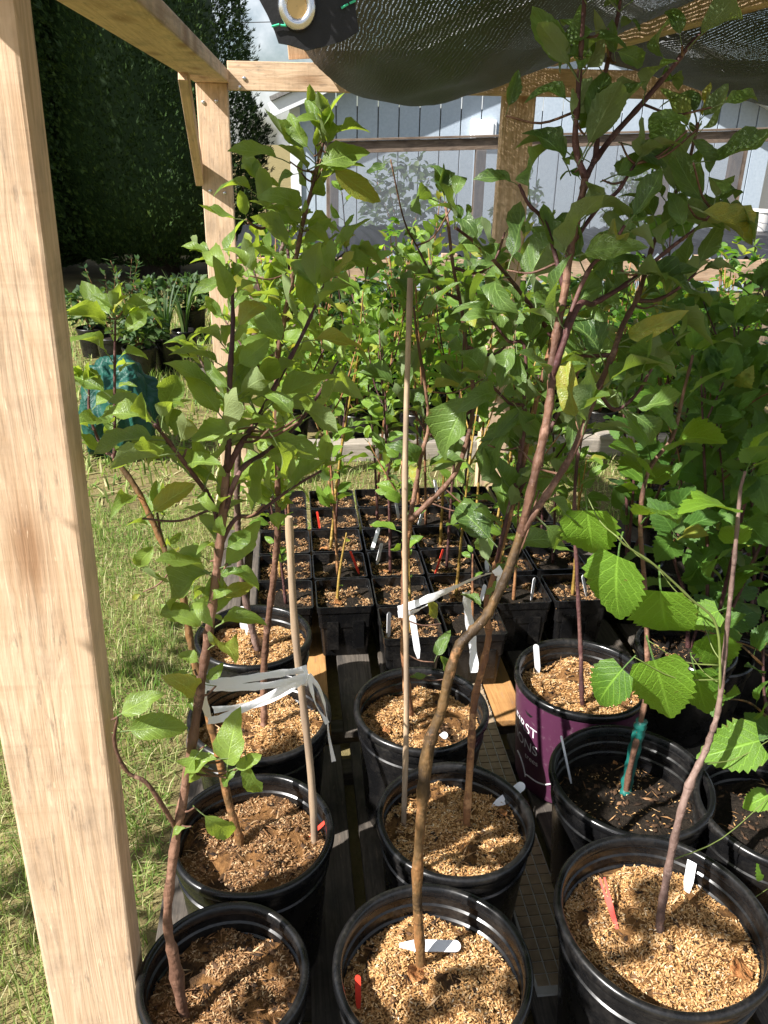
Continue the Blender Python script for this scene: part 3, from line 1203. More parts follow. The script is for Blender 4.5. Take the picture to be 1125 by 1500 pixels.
# overhead wire in the patch of sky
wz = empty('overhead_wire', (-3.0, 30, 5.0), 'thin dark utility wire crossing the patch of sky', 'wire')
m = MB()
a, b = P(362, 33, 30), P(402, 32, 30)
dv = (b - a).normalized()
m.tube([a - dv * 60 - wz.location, a - dv * 20 - wz.location, b + dv * 20 - wz.location, b + dv * 60 - wz.location], [0.012] * 4, 6)
m.build('cable', 'wire_dark', wz)
for sg in (-1, 1):
    e = (a if sg < 0 else b) + dv * sg * 60
    m = MB()
    m.tube([Vector((e.x, e.y, 0)) - wz.location, Vector((e.x, e.y, e.z + .3)) - wz.location], [0.14, 0.10], 10)
    m.build('pole', 'bark_grey', wz)
#PART3
# ------------------------------------------------------------------ leaf meshes
def leaf_mesh(name, kind, W, curl, fold, wave, mat, n, seed):
    rd = random.Random(seed)
    vs, fs, uv = [], [], []

    def half(t):
        if kind == 'apple':
            return W * (math.sin(math.pi * min(1, t ** 0.86)) ** 0.72) * (1 - 0.18 * t) if 0 < t < 1 else 0.0
        # heart shaped
        return W * (1 - (1 - min(1, t / 0.26)) ** 2.2) ** 0.5 * (1 - max(0, (t - 0.26) / 0.74) ** 1.75) if 0 < t < 1 else 0.0
    ph = rd.uniform(0, 6)
    twist = rd.uniform(-.5, .5)

    def place(x, t):
        ang = curl * t
        y = math.sin(ang) / curl if abs(curl) > 1e-3 else t
        z = -(1 - math.cos(ang)) / curl if abs(curl) > 1e-3 else 0
        z += fold * abs(x) + wave * math.sin(t * 9 + ph + (2 if x > 0 else 0)) * abs(x) / W * 0.5
        a = twist * t
        return (x * math.cos(a), y, z + x * math.sin(a))
    rows = []
    for i in range(n + 1):
        t = i / n
        w = half(t)
        ta = 0.028 if kind == 'apple' else 0.065
        tooth = (1 + ta if i % 2 else 1 - ta) if 0 < i < n else 1
        wl, wr = w * tooth * rd.uniform(.95, 1.05), w * tooth * rd.uniform(.95, 1.05)
        back = -0.10 * math.exp(-((t - 0.06) / 0.07) ** 2) if kind != 'apple' else 0.0
        row = []
        if i in (0, n):
            vs.append(place(0, t))
            uv.append((0.5, t))
            row = [len(vs) - 1] * 3
        else:
            ty = max(-0.1, t + back + (0.02 if i % 2 else 0))
            for x, u, tt in ((-wl, 0.0, ty), (0, 0.5, t), (wr, 1.0, ty)):
                vs.append(place(x, tt))
                uv.append((u, t))
                row.append(len(vs) - 1)
        rows.append(row)
    for i in range(n):
        a, b = rows[i], rows[i + 1]
        for k in range(2):
            f = [a[k], a[k + 1], b[k + 1], b[k]]
            g = []
            for q in f:
                if q not in g:
                    g.append(q)
            fs.append(tuple(g))
    # petiole
    pl = 0.30
    base = len(vs)
    for j, (yy, zz) in enumerate(((-pl, -0.03), (-pl * .4, 0.005), (0.06, 0.0))):
        for k in range(3):
            an = 2.094 * k
            r = 0.014
            vs.append((r * math.cos(an), yy, zz - 0.012 + r * math.sin(an)))
            uv.append((0.5, 0.5))
    for j in range(2):
        for k in range(3):
            k2 = (k + 1) % 3
            fs.append((base + j * 3 + k, base + j * 3 + k2, base + j * 3 + 3 + k2, base + j * 3 + 3 + k))
    me = bpy.data.meshes.new(name)
    me.from_pydata(vs, [], fs)
    ul = me.uv_layers.new(name='UVMap')
    for lp in me.loops:
        ul.data[lp.index].uv = uv[lp.vertex_index]
    me.polygons.foreach_set('use_smooth', [True] * len(me.polygons))
    me.materials.append(MAT[mat])
    me.update()
    return me


LEAVES = {
    'apple': [leaf_mesh('leaf', 'apple', w, c, f, wv, 'apple_leaf', 13, i) for i, (w, c, f, wv) in enumerate(
        [(.215, .8, .55, .14), (.23, 1.2, .75, .22), (.20, .5, .50, .12), (.25, .9, .95, .25), (.22, -.6, .60, .18), (.205, 1.7, .65, .16), (.265, .7, .40, .18), (.23, .3, 1.1, .16),
         (.19, 1.0, .8, .2), (.24, -.9, .7, .2), (.21, 2.1, .5, .2), (.27, 1.3, .6, .28)])],
    'whip': [leaf_mesh('leaf', 'apple', w, c, f, wv, 'whip_leaf', 9, i + 20) for i, (w, c, f, wv) in enumerate(
        [(.27, .7, .25, .10), (.32, 1.0, .35, .14), (.24, .4, .20, .08), (.30, 1.2, .30, .1), (.29, .2, .45, .1)])],
    'mulberry': [leaf_mesh('leaf', 'heart', w, c, f, wv, 'mulberry_leaf', 20, i + 40) for i, (w, c, f, wv) in enumerate(
        [(.37, .5, .14, .07), (.40, .8, .20, .10), (.34, .3, .10, .06), (.39, .6, .28, .10), (.36, 1.0, .18, .08)])],
}


def leaf_matrix(base, axis, normal, size):
    a = axis.normalized()
    n = normal - a * normal.dot(a)
    if n.length < 1e-4:
        n = Vector((0, -1, 0.2))
        n = n - a * n.dot(a)
    n.normalize()
    x = a.cross(n)
    return Matrix(((x.x * size, a.x * size, n.x * size, base.x), (x.y * size, a.y * size, n.y * size, base.y),
                   (x.z * size, a.z * size, n.z * size, base.z), (0, 0, 0, 1)))


# gaps in the crowns where the photograph shows what stands behind
THIN = [(700, 185, 785, 365, .6), (120, 700, 200, 1010, .3), (440, 730, 570, 930, .5), (560, 150, 640, 360, .4)]


for src, dst, mt in (('apple', 'pale', 'apple_leaf_sunlit'), ('mulberry', 'mulberry_shaded', 'mulberry_leaf_shaded')):  # sunlit apple and shaded mulberry copies, light painted into the leaf colour
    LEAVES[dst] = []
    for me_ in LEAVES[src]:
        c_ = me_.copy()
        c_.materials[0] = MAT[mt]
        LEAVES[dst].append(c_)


class Plant:
    def __init__(s, name, label, cat, base, group=None, leafkind='apple', seed=0):
        s.root = empty(name, base, label, cat, group)
        s.o = Vector(base)
        s.kind = leafkind
        s.samples = []
        s.rd = random.Random(seed)
        s.nl = 0

    def stem(s, pts, r0, r1, mat, name='branch', sides=8, knob=0.10, swell=None):
        path = smooth_path(pts, 5)
        m = len(path)
        node = s.rd.randint(3, 5)
        rad = []
        for i in range(m):
            t = i / (m - 1)
            r = r0 + (r1 - r0) * t
            r *= 1 + s.rd.uniform(-knob, knob) * .7 + (.22 if i % node == 1 else 0)
            if swell and abs(t - swell[0]) < swell[1]:
                r *= 1 + swell[2] * (1 - abs(t - swell[0]) / swell[1])
            rad.append(r)
        b = MB()
        b.tube([p - s.o for p in path], rad, sides, jitter=0.05)
        b.build(name, mat, s.root, smooth=True)
        s.samples += [(p, rad[i]) for i, p in enumerate(path)]
        return path

    def leaf(s, base, axis, normal, size):
        if s.nl > 285:
            return
        v = base + axis.normalized() * size * .5 - ORG
        zz = v.dot(FWD)
        ix, iy = 562.5 + FPX * v.dot(RGT) / zz, 750 - FPX * v.dot(UPV) / zz
        for (x0, y0, x1, y1, pr) in THIN:
            if zz > 0 and x0 < ix < x1 and y0 < iy < y1 and s.rd.random() < pr:
                return
        me = s.rd.choice(LEAVES[s.kind])
        link('leaf', me, s.root, mat4=leaf_matrix(base - s.o, axis, normal, size))
        s.nl += 1

    def foliate(s, path, f0, f1, step, size, droop=0.15, cluster=0.0, spread=1.0, tip=3):
        """leaves along a stem, spirally arranged"""
        rd = s.rd
        L = [0]
        for i in range(1, len(path)):
            L.append(L[-1] + (path[i] - path[i - 1]).length)
        tot = L[-1]
        d = f0 * tot
        an = rd.uniform(0, 6.28)
        while d < f1 * tot:
            i = max(1, next((k for k in range(len(L)) if L[k] >= d), len(L) - 1))
            t = (d - L[i - 1]) / max(1e-6, L[i] - L[i - 1])
            p = path[i - 1].lerp(path[i], t)
            ax = (path[i] - path[i - 1]).normalized()
            k = 1 if rd.random() > cluster else rd.randint(2, 4)
            for q in range(k):
                an += 2.4 + rd.uniform(-.5, .5)
                s1 = ax.cross(Vector((0.3, 0.2, 1))).normalized()
                s2 = ax.cross(s1)
                out = (s1 * math.cos(an) + s2 * math.sin(an)) * spread
                sz = size * rd.choice((.55, .75, .9, 1.0, 1.1, 1.2)) * rd.uniform(.92, 1.08)
                dr = (out + ax * rd.uniform(.15, .7) + Vector((0, 0, rd.uniform(-droop, 1.0)))).normalized()
                nrm = Vector((rd.gauss(0, .75) - .2, rd.gauss(0, .7) - .1, 1.0))
                s.leaf(p + dr * (0.29 * sz), dr, nrm, sz)
            d += step * rd.uniform(.6, 1.4)
        for q in range(tip):
            dr = (path[-1] - path[-3]).normalized() + Vector((rd.gauss(0, .5), rd.gauss(0, .5), rd.gauss(0, .3)))
            dr.normalize()
            sz = size * rd.uniform(.5, .95)
            s.leaf(path[-1] + dr * (0.25 * sz), dr, Vector((rd.gauss(0, .5), rd.gauss(0, .5) - .4, 1)), sz)

    def hero(s, b, t, d, roll=0.0, tilt=0.55, dd=0.0, twig=True, mat='bark_brown', mul=1.0, aim=(-0.25, -0.2, 1)):
        """a single leaf seen from pixel b (blade base) to pixel t (tip) near depth d"""
        pb, pt = P(b[0], b[1], d), P(t[0], t[1], d + dd)
        ax = pt - pb
        size = ax.length * 1.06 * mul
        toward = (ORG - pb).normalized()
        nrm = toward * tilt + Vector(aim) * (1 - tilt) + ax.normalized().cross(toward) * roll
        s.leaf(pb, ax, nrm, size)
        if twig and s.samples:
            q, r = min(s.samples, key=lambda e: (e[0] - pb).length - (0.03 if e[0].z < pb.z else 0))
            st = pb - ax.normalized() * 0.27 * size
            if (q - st).length > 0.008:
                b_ = MB()
                md = (q + st) / 2 + Vector((0, 0, -0.12 * (q - st).length))
                pa = smooth_path([q, md, st], 4)
                b_.tube([p - s.o for p in pa], [(0.0012 if mat == 'green_stem' else 0.0018) - 0.0006 * i / (len(pa) - 1) for i in range(len(pa))], 5)
                b_.build('twig', mat, s.root, smooth=True)


def px_path(base, pts, d1, d0=None):
    """pixel polyline -> 3D: depth runs from the base's to d1 by height"""
    d0 = base.y if d0 is None else d0
    out = [base]
    n = len(pts)
    ys = [p[1] for p in pts]
    y0, y1 = max(ys), min(ys)
    for (x, y) in pts:
        f = (y0 - y) / max(1, y0 - y1)
        out.append(P(x, y, d0 + (d1 - d0) * f))
    return out


# ------------------------------------------------------------------ large round pots
def flakes(n, rad, zfun, seed, mask=0.0, square=False, lmin=.0042, lmax=.0078):
    rg = np.random.default_rng(seed)
    V, T = [], []
    b = 0
    cnt = 0
    while cnt < n:
        cnt += 1
        if square:
            x, y = rg.uniform(-rad, rad, 2)
        else:
            a, r = rg.uniform(0, 6.2832), rad * math.sqrt(rg.uniform(0, 1))
            x, y = math.cos(a) * r, math.sin(a) * r
        if mask and mnoise.noise((x * 22 + seed, y * 22, seed * 1.7)) + 0.5 * mnoise.noise((x * 60, y * 60, seed * 2.7)) < mask:
            continue
        z = zfun(x, y) + rg.uniform(0.0005, 0.005)
        an = rg.uniform(0, 6.2832)
        L = rg.uniform(lmin, lmax) / 2
        w = L * rg.uniform(.26, .40)
        tl = rg.normal(0, .28)
        dx, dy = math.cos(an), math.sin(an)
        h = rg.uniform(-.3, .9) * w
        V += [(x - dx * L, y - dy * L, z - tl * L), (x - dy * w, y + dx * w, z + h), (x + dx * L, y + dy * L, z + tl * L), (x + dy * w, y - dx * w, z + h * .6)]
        T += [(b, b + 2, b + 1), (b, b + 3, b + 2)]
        b += 4
    return V, T


def chips(n, rad, zfun, seed):
    rd = random.Random(seed)
    m = MB()
    for i in range(n):
        a, r = rd.uniform(0, 6.28), rad * math.sqrt(rd.random())
        x, y = math.cos(a) * r, math.sin(a) * r
        z = zfun(x, y) + 0.003
        s = rd.choice((.002, .003, .0035, .006)) * rd.uniform(.8, 1.2)
        vs = []
        ca, sa = math.cos(i * 2.4), math.sin(i * 2.4)
        for q in ((1, 0, 0), (-1, 0, 0), (0, 1, 0), (0, -1, 0), (0, 0, 1), (0, 0, -1)):
            f = rd.uniform(.5, 1.2)
            vs.append((x + (q[0] * ca - q[1] * sa * .5) * s * f * 1.5, y + (q[0] * sa + q[1] * ca * .5) * s * f * 1.5, z + q[2] * s * f * .3))
        m.add(vs, [(0, 2, 4), (2, 1, 4), (1, 3, 4), (3, 0, 4), (2, 0, 5), (1, 2, 5), (3, 1, 5), (0, 3, 5)])
    return m


POT_AT = {}


def big_pot(key, px, py, D, label, hulls=5200, mask=-0.45, soil_d=0.055, H=None, tilt=(0, 0), dull=False, zrim=None, cat='pot', y_off=0, fam='large black pots around the saplings', wall_mat='pot_plastic', nchip=150, x_off=0):
    zr = zrim or 0.34
    c = G(px, py, zr)
    c.y += y_off
    c.x += x_off
    H = zr - DECK
    Rr = D / 2
    root = empty('nursery_pot', (c.x, c.y, DECK), label, cat, fam, rz=random.uniform(0, 6))
    root.rotation_euler = (R(tilt[0]), R(tilt[1]), root.rotation_euler[2] if not any(tilt) else 0)
    base = Rr * 0.80
    w = MB()
    rr = lambda z: base + (Rr * 0.955 - base) * (z / H)
    prof = [(0.0005, 0.004), (base * .9, 0.004), (base * .97, 0.0), (base, 0.006)]
    for f in (0.12, 0.3, 0.5, 0.68):
        prof.append((rr(H * f), H * f))
    prof += [(rr(H * .765), H * .765), (rr(H * .77) + .0030, H * .772), (rr(H * .80) + .0030, H * .80), (rr(H * .805), H * .808),
             (rr(H * .86), H * .86), (rr(H * .865) + .0028, H * .866), (rr(H * .92) + .0028, H * .92), (rr(H * .95), H * .94)]
    zi = H - soil_d - 0.03
    inner = [(rr(H) - .004, H - .012), (rr(H * .93) - .0045, H * .935), (rr(H * .92) - .0018, H * .92), (rr(H * .88) - .0018, H * .88), (rr(H * .87) - .0045, H * .87),
             (rr(H * .83) - .0045, H * .83), (rr(H * .82) - .0015, H * .82), (rr(H * .795) - .0015, H * .795), (rr(H * .785) - .0045, H * .785), (rr(H * .76) - .0045, H * .76), (rr(H * .75) - .002, H * .75), (rr(zi) - .0035, zi)]
    w.lathe(prof + [(rr(H), H - .013)] + inner, 72)
    w.build('wall', wall_mat, root, smooth=True, angle=32)
    m = MB()
    ro = Rr
    m.lathe([(ro - .014, H - .014), (ro - .0125, H - .003), (ro - .009, H + .0005), (ro - .003, H), (ro, H - .004), (ro + .0005, H - .013), (ro - .002, H - .0155), (ro - .006, H - .016)], 80, closed=True)
    m.build('rim', 'pot_plastic', root, smooth=True, angle=60)
    for ch in root.children:
        for v_ in ch.data.vertices:
            a_ = math.atan2(v_.co.y, v_.co.x)
            k_ = 1 + .011 * mnoise.noise((math.cos(a_) * 1.3 + c.x * 9, math.sin(a_) * 1.3 + c.y * 9, v_.co.z * 4)) * (.3 + v_.co.z / H)
            v_.co.x *= k_
            v_.co.y *= k_
            v_.co.z += .004 * mnoise.noise((math.cos(a_) * 1.1 + c.x * 5, math.sin(a_) * 1.1, 7)) * (v_.co.z / H)
    # growing medium
    rs = rr(H - soil_d) - .004
    sd = hash(key) % 1000 if not isinstance(key, int) else key
    sd = sum(ord(ch) for ch in str(key)) * 7 % 997

    def zf(x, y):
        r = math.hypot(x, y) / rs
        return H - soil_d + 0.022 * mnoise.noise((x * 15 + sd, y * 15, sd)) + 0.006 * mnoise.noise((x * 50, y * 50, sd)) + 0.010 * (1 - r)
    m = MB()
    nr, na = 16, 48
    vs, fs = [(0, 0, zf(0, 0))], []
    for i in range(1, nr + 1):
        for k in range(na):
            a = 6.28319 * k / na
            q = rs * i / nr
            x, y = q * math.cos(a), q * math.sin(a)
            vs.append((x, y, zf(x, y)))
    for k in range(na):
        fs.append((0, 1 + k, 1 + (k + 1) % na))
    for i in range(nr - 1):
        for k in range(na):
            a, b = 1 + i * na + k, 1 + i * na + (k + 1) % na
            fs.append((a, a + na, b + na, b))
    m.add(vs, fs)
    so_ = m.build('soil', 'husk_bed' if hulls > 1000 else 'potting_soil', root, smooth=True)
    if hulls:
        V, T = flakes(hulls, rs * .99, zf, sd, mask)
        link('husk_mulch', np_mesh('husk_mulch', V, T, 'rice_hull_dull' if dull else 'rice_hull'), so_, kind='stuff')
        V, T = flakes(130 if hulls > 1000 else 25, rs * .97, lambda x, y: zf(x, y) + .003, sd + 3, 0, False, .012, .028)
        V = [(x, y, z) for x, y, z in V]
        for i_ in range(0, len(V), 4):
            for j_ in (1, 3):
                cx_, cy_ = (V[i_][0] + V[i_ + 2][0]) / 2, (V[i_][1] + V[i_ + 2][1]) / 2
                V[i_ + j_] = (cx_ + (V[i_ + j_][0] - cx_) * .3, cy_ + (V[i_ + j_][1] - cy_) * .3, V[i_ + j_][2])
        link('straw_bits', np_mesh('straw_bits', V, T, 'rice_hull_dull'), so_, kind='stuff')
    if nchip:
        ch = chips(nchip, rs * .95, zf, sd)
        ch.build('bark_chips', 'bark_chip', so_, kind='stuff')
    POT_AT[key] = (c, H - soil_d + DECK, zf, root, rs)
    return root


big_pot('p1', 328, 1425, 0.240, 'black pot in the front left corner behind the near post, dull broken mulch', 6720, -0.12, 0.055, dull=True, nchip=220)
big_pot('p2', 370, 1215, 0.275, 'black pot second from front in left column, with short bamboo stake', 8320, -0.10, 0.05, dull=True, nchip=160)
big_pot('p3', 380, 1043, 0.290, 'black pot third from front in left column, under white tape', 8960, -0.36, 0.055)
big_pot('p4', 371, 935, 0.275, 'black pot at the back of left column beside the square pots', 8320, -0.34, 0.05, y_off=0.02)
big_pot('p5', 634, 1412, 0.285, 'black pot in the front middle with white tag lying on mulch', 10400, -0.36, 0.06)
big_pot('p6', 667, 1195, 0.275, 'black pot in middle column with white tag at its right rim', 9600, -0.30, 0.05)
big_pot('p7', 617, 1033, 0.280, 'black pot at the back of middle column below twisted white tape', 8640, -0.34, 0.055)
big_pot('p8', 972, 1340, 0.325, 'largest black pot, front right, with red fork tag in golden mulch', 12000, -0.38, 0.06)
big_pot('p9', 925, 1137, 0.300, 'black pot of bare dark soil holding the green taped stem', 500, 0.1, 0.085, nchip=260)
big_pot('p10', 852, 988, 0.295, 'purple printed black pot behind the bare soil pot', 8320, -0.30, 0.055)
big_pot('p11', 1142, 1180, 0.29, 'black pot cut off by the right edge beside the bare soil pot', 300, 0.2, 0.06, nchip=200)
big_pot('p12', 1005, 945, 0.24, 'black pot behind the purple one in the right hand shade', 500, 0.1, 0.05, zrim=0.30, nchip=120)
big_pot('p13', 1100, 905, 0.25, 'black pot deep in shade below the heart leaved plants', 250, 0.1, 0.05, zrim=0.30, nchip=120)

# purple printed band and lettering on the tenth pot
def purple_print():
    c, zs, zf, root, rs = POT_AT['p10']
    root.rotation_euler = (0, 0, 0)
    H = 0.34 - DECK
    Rr = 0.295 / 2
    base = Rr * .8
    rr = lambda z: base + (Rr * 0.955 - base) * (z / H) + 0.0036
    m = MB()
    m.lathe([(rr(H * .04), H * .04), (rr(H * .4), H * .4), (rr(H * .75), H * .75), (rr(H * .925), H * .925)], 72)
    wrap = m.build('printed_wrap', 'purple_wrap', root, smooth=True)

    def put(text, size, ang_end, z, flip=False):
        cu = bpy.data.curves.new('txt', 'FONT')
        cu.body = text
        cu.size = size
        cu.align_x = 'RIGHT'
        to = bpy.data.objects.new('txt', cu)
        COL.objects.link(to)
        dg = bpy.context.evaluated_depsgraph_get()
        me = bpy.data.meshes.new_from_object(to.evaluated_get(dg))
        bpy.data.objects.remove(to)
        bm = bmesh.new()
        bm.from_mesh(me)
        bmesh.ops.subdivide_edges(bm, edges=[e for e in bm.edges if e.calc_length() > 0.006], cuts=2)
        for v in bm.verts:
            zz = z + v.co.y
            r = rr(zz) + 0.0006
            a = ang_end + v.co.x / r
            v.co = Vector((math.cos(a) * r, math.sin(a) * r, zz))
        bm.to_mesh(me)
        bm.free()
        me.materials.clear()
        me.materials.append(MAT['print_white'])
        me.name = 'lettering'
        link('lettering', me, wrap)
    a0 = R(214)
    put('FIRST', 0.036, a0, H * .60)
    put('EDITIONS', 0.036, a0 + .03, H * .44)
    put('trees', 0.020, a0 + .05, H * .345)
    m = MB()
    pts = []
    for i in range(40):
        t = i / 39
        a = a0 - 0.55 + 0.95 * t + 0.11 * math.sin(t * 9.5)
        z = H * .20 + 0.018 * math.sin(t * 8 + 1.2) + 0.01 * math.cos(t * 13)
        r = rr(z) + 0.001
        pts.append((math.cos(a) * r, math.sin(a) * r, z))
    m.tube(pts, [0.0016] * 40, 5)
    m.build('swirl', 'print_white', wrap)


purple_print()


# ------------------------------------------------------------------ square pots
def square_proto():
    m = MB()
    H, a = 0.17, 0.080
    m.sqlathe([(0.0005, 0.003), (a * .76, 0.003), (a * .78, 0.0), (a * .80, .004), (a * .90, .12), (a * .93, .121), (a * .945, H - .022), (a * .985, H - .021), (a, H - .004), (a, H),
               (a * .965, H), (a * .955, H - .02), (a * .92, .10)])
    w = m.mesh('wall', 'pot_plastic')
    m = MB()
    for sx in (-1, 1):
        m.box((sx * a * .45, -a * .915, .075), (a * .20, .0035, .045))
    pnl = m.mesh('molded_panels', 'pot_plastic')
    soils = []
    for k in range(4):
        zf = lambda x, y, k=k: H - .030 + .009 * mnoise.noise((x * 26 + k * 5, y * 26, k)) + .004 * mnoise.noise((x * 70, y * 70, k))
        m = MB()
        n = 9
        vs, fs = [], []
        for j in range(n + 1):
            for i in range(n + 1):
                x, y = a * .94 * (2 * i / n - 1), a * .94 * (2 * j / n - 1)
                vs.append((x, y, zf(x, y)))
        for j in range(n):
            for i in range(n):
                q = j * (n + 1) + i
                fs.append((q, q + 1, q + n + 2, q + n + 1))
        m.add(vs, fs)
        V, T = flakes(1150, a * .92, zf, 50 + k, -0.12, True, .006, .012)
        soils.append((m.mesh('soil', 'potting_soil', True), np_mesh('husk_mulch', V, T, 'rice_hull_dull')))
    return w, pnl, soils


SQW, SQP, SQS = square_proto()
SQ = {}
X0, PITCHX, PITCHY = 0.131, 0.1685, 0.170
rows = {0: (1, 2), 1: (-1, 0, 1, 2, 3, 4), 2: (-1, 0, 1, 2, 3, 4), 3: (-1, 0, 1, 2, 3, 4), 4: (-1, 0, 1, 2, 3, 4), 5: (-1, 0, 1, 2, 3, 4)}
rowname = ['nearest row of two', 'second row', 'third row', 'fourth row', 'fifth row', 'farthest row']
for r_, cols in rows.items():
    for ci, c_ in enumerate(cols):
        x = X0 + c_ * PITCHX + random.uniform(-.0025, .0025)
        y = 1.865 + r_ * PITCHY + random.uniform(-.002, .002)
        if r_ == 1 and c_ >= 3:
            y -= 0.02
        e = empty('square_pot', (x, y, DECK), 'square black pot, %s from the left in the %s of square pots' % (ORD[ci], rowname[r_]), 'pot', 'square black pots in a block')
        link('wall', SQW, e)
        link('molded_panels', SQP, e, kind='stuff')
        s1, s2 = SQS[(r_ * 3 + c_ * 5) % 4]
        q = link('soil', s1, e)
        q.rotation_euler = (0, 0, R(90) * random.randint(0, 3))
        link('husk_mulch', s2, q, kind='stuff')
        SQ[(r_, c_)] = (x, y, DECK + 0.142)

# whips: thin grafted stems with leaves in the square pots
whip_specs = []
for (r_, c_), (x, y, z) in sorted(SQ.items()):
    k = random.Random(r_ * 31 + c_ * 7 + 5)
    mat = k.choice(['bark_whip', 'bark_whip', 'bark_yellow', 'bark_yellow', 'bark_dark'])
    h = k.uniform(.55, .92) if r_ >= 2 else k.uniform(.35, .6)
    leafy = True
    if (r_, c_) in ((1, 0), (0, 2), (0, 1)):
        h = 0.22
    if c_ >= 3 and r_ <= 2:
        h = k.uniform(.3, .5)
    ci = rows[r_].index(c_)
    p = Plant('grafted_whip', '%s whip, pot %s from the left, %s of square pots' % (
        {'bark_whip': 'reddish brown', 'bark_yellow': 'olive yellow', 'bark_dark': 'dark purple brown'}[mat], ORD[ci], rowname[r_]), 'sapling', (x + k.uniform(-.02, .02), y + k.uniform(-.02, .02), z - 0.004),
        'whips in the square pots', 'whip', r_ * 17 + c_)
    b = p.o.copy()
    l1, l2 = k.uniform(-.10, .10), k.uniform(-.08, .08)
    path = p.stem([b + Vector((0, 0, -.012)), b + Vector((l1 * h * .35, l2 * h * .3, h * .35)), b + Vector((l1 * h * .9, l2 * h, h * .7)), b + Vector((l1 * h * 1.5, l2 * h * 1.2, h))],
                  0.0048, 0.0018, mat, 'trunk', 7)
    if h < .25:
        p.foliate(path, .25, 1, .05, .032, tip=1)
        continue
    p.foliate(path, .36, 1.0, .030, .064, cluster=.3, tip=5)
    for bi in range(k.choice((1, 1, 2, 2))):
        q = path[len(path) // 2 + 2 + bi * 2]
        ang = k.uniform(0, 6.28)
        br = p.stem([q, q + Vector((math.cos(ang) * .05, math.sin(ang) * .05, .08)), q + Vector((math.cos(ang) * .10, math.sin(ang) * .10, .2 * h / .5))], .0026, .0014, mat, 'branch', 6)
        p.foliate(br, .3, 1.0, .04, .055, tip=2)
#PART4
# ------------------------------------------------------------------ the saplings in the large pots
def small_round(name, x, y, z, rad, h, label, cat='pot', group=None):
    e = empty(name, (x, y, z), label, cat, group)
    m = MB()
    m.lathe([(.0005, .003), (rad * .74, .003), (rad * .76, 0), (rad * .93, h * .85), (rad * .97, h * .86), (rad, h * .98), (rad * .97, h), (rad * .93, h), (rad * .9, h * .8)], 36)
    m.build('wall', 'pot_plastic', e, smooth=True, angle=35)
    m = MB()
    m.lathe([(.0005, h * .88), (rad * .5, h * .885), (rad * .91, h * .87)], 28)
    m.build('soil', 'potting_soil', e, smooth=True)
    return e


def soil_pt(key, px, py):
    c, zs, zf, root, rs = POT_AT[key]
    g = G(px, py, zs)
    dx, dy = g.x - c.x, g.y - c.y
    r = math.hypot(dx, dy)
    if r > rs * .85:
        g.x, g.y = c.x + dx / r * rs * .85, c.y + dy / r * rs * .85
    g.z = zs + 0.004
    return g


def dn(v, k=0.02):
    return v + Vector((0, 0, -k))


APPLE = 'apple saplings in the large pots'
# T1: front left
b = soil_pt('p1', 270, 1488)
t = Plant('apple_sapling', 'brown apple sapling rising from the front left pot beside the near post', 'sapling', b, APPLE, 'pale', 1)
tr = t.stem([dn(b)] + px_path(b, [(266, 1470), (254, 1400), (245, 1345), (255, 1245), (272, 1150), (286, 1060), (300, 965), (309, 903), (318, 831), (326, 757), (332, 690)], .88),
            .0066, .0044, 'bark_brown', 'trunk', 10, swell=(.22, .06, .45))
d = tr[-1].y
top = t.stem([tr[-1]] + [P(x, y, d + .03 * i) for i, (x, y) in enumerate([(334, 660), (337, 549), (341, 480), (340, 414)])], 0.0044, 0.0020, 'bark_dark')
t.foliate(top, .15, 1, 0.016, 0.060, cluster=.35, tip=4)
br = t.stem([tr[-1]] + [P(x, y, d + .04 * i) for i, (x, y) in enumerate([(350, 655), (378, 612), (412, 549), (447, 482), (478, 412)])], 0.0037, 0.0019, 'bark_dark')
t.foliate(br, .25, 1, 0.017, 0.062, cluster=.3, tip=4)
br = t.stem([tr[-6]] + [P(x, y, d + .05 * i) for i, (x, y) in enumerate([(352, 690), (391, 661), (431, 627), (462, 585), (500, 522)])], 0.0033, 0.0016, 'bark_dark')
t.foliate(br, .25, 1, 0.020, 0.057, cluster=.2, tip=3)
br = t.stem([tr[-8]] + [P(x, y, d - .02 * i) for i, (x, y) in enumerate([(310, 735), (285, 698), (253, 655), (227, 621)])], 0.0031, 0.0017, 'bark_dark')
t.foliate(br, .15, 1, 0.018, 0.060, cluster=.2, tip=2)
br = t.stem([tr[-9]] + [P(x, y, d + .03 * i) for i, (x, y) in enumerate([(345, 760), (372, 755), (400, 735), (432, 712), (470, 690)])], 0.0028, 0.0016, 'bark_dark')
t.foliate(br, .2, 1, 0.024, 0.056, tip=2)
sd_ = t.stem([P(260, 1216, .815)] + [P(x, y, .80) for x, y in [(238, 1180), (214, 1146), (186, 1130), (168, 1090), (172, 1050)]], .0030, .0018, 'bark_brown')
t.foliate(tr, .60, 1, 0.026, 0.056, cluster=.35, tip=0)
for b_, t_ in (((224, 643), (121, 637)), ((253, 660), (183, 667)), ((349, 627), (277, 641)), ((240, 597), (276, 533)), ((205, 596), (161, 565)), ((333, 567), (291, 525)),
               ((427, 605), (393, 557)), ((447, 600), (463, 571)), ((405, 648), (440, 712)), ((410, 748), (486, 778)), ((335, 838), (397, 842)), ((225, 748), (282, 708)),
               ((296, 815), (255, 789)), ((307, 838), (218, 880)), ((317, 840), (309, 887)), ((280, 893), (227, 894)), ((300, 1003), (243, 995)), ((275, 985), (240, 1000))):
    t.hero(b_, t_, d - .02, t.rd.uniform(-.5, .5), dd=t.rd.uniform(-.02, .02))
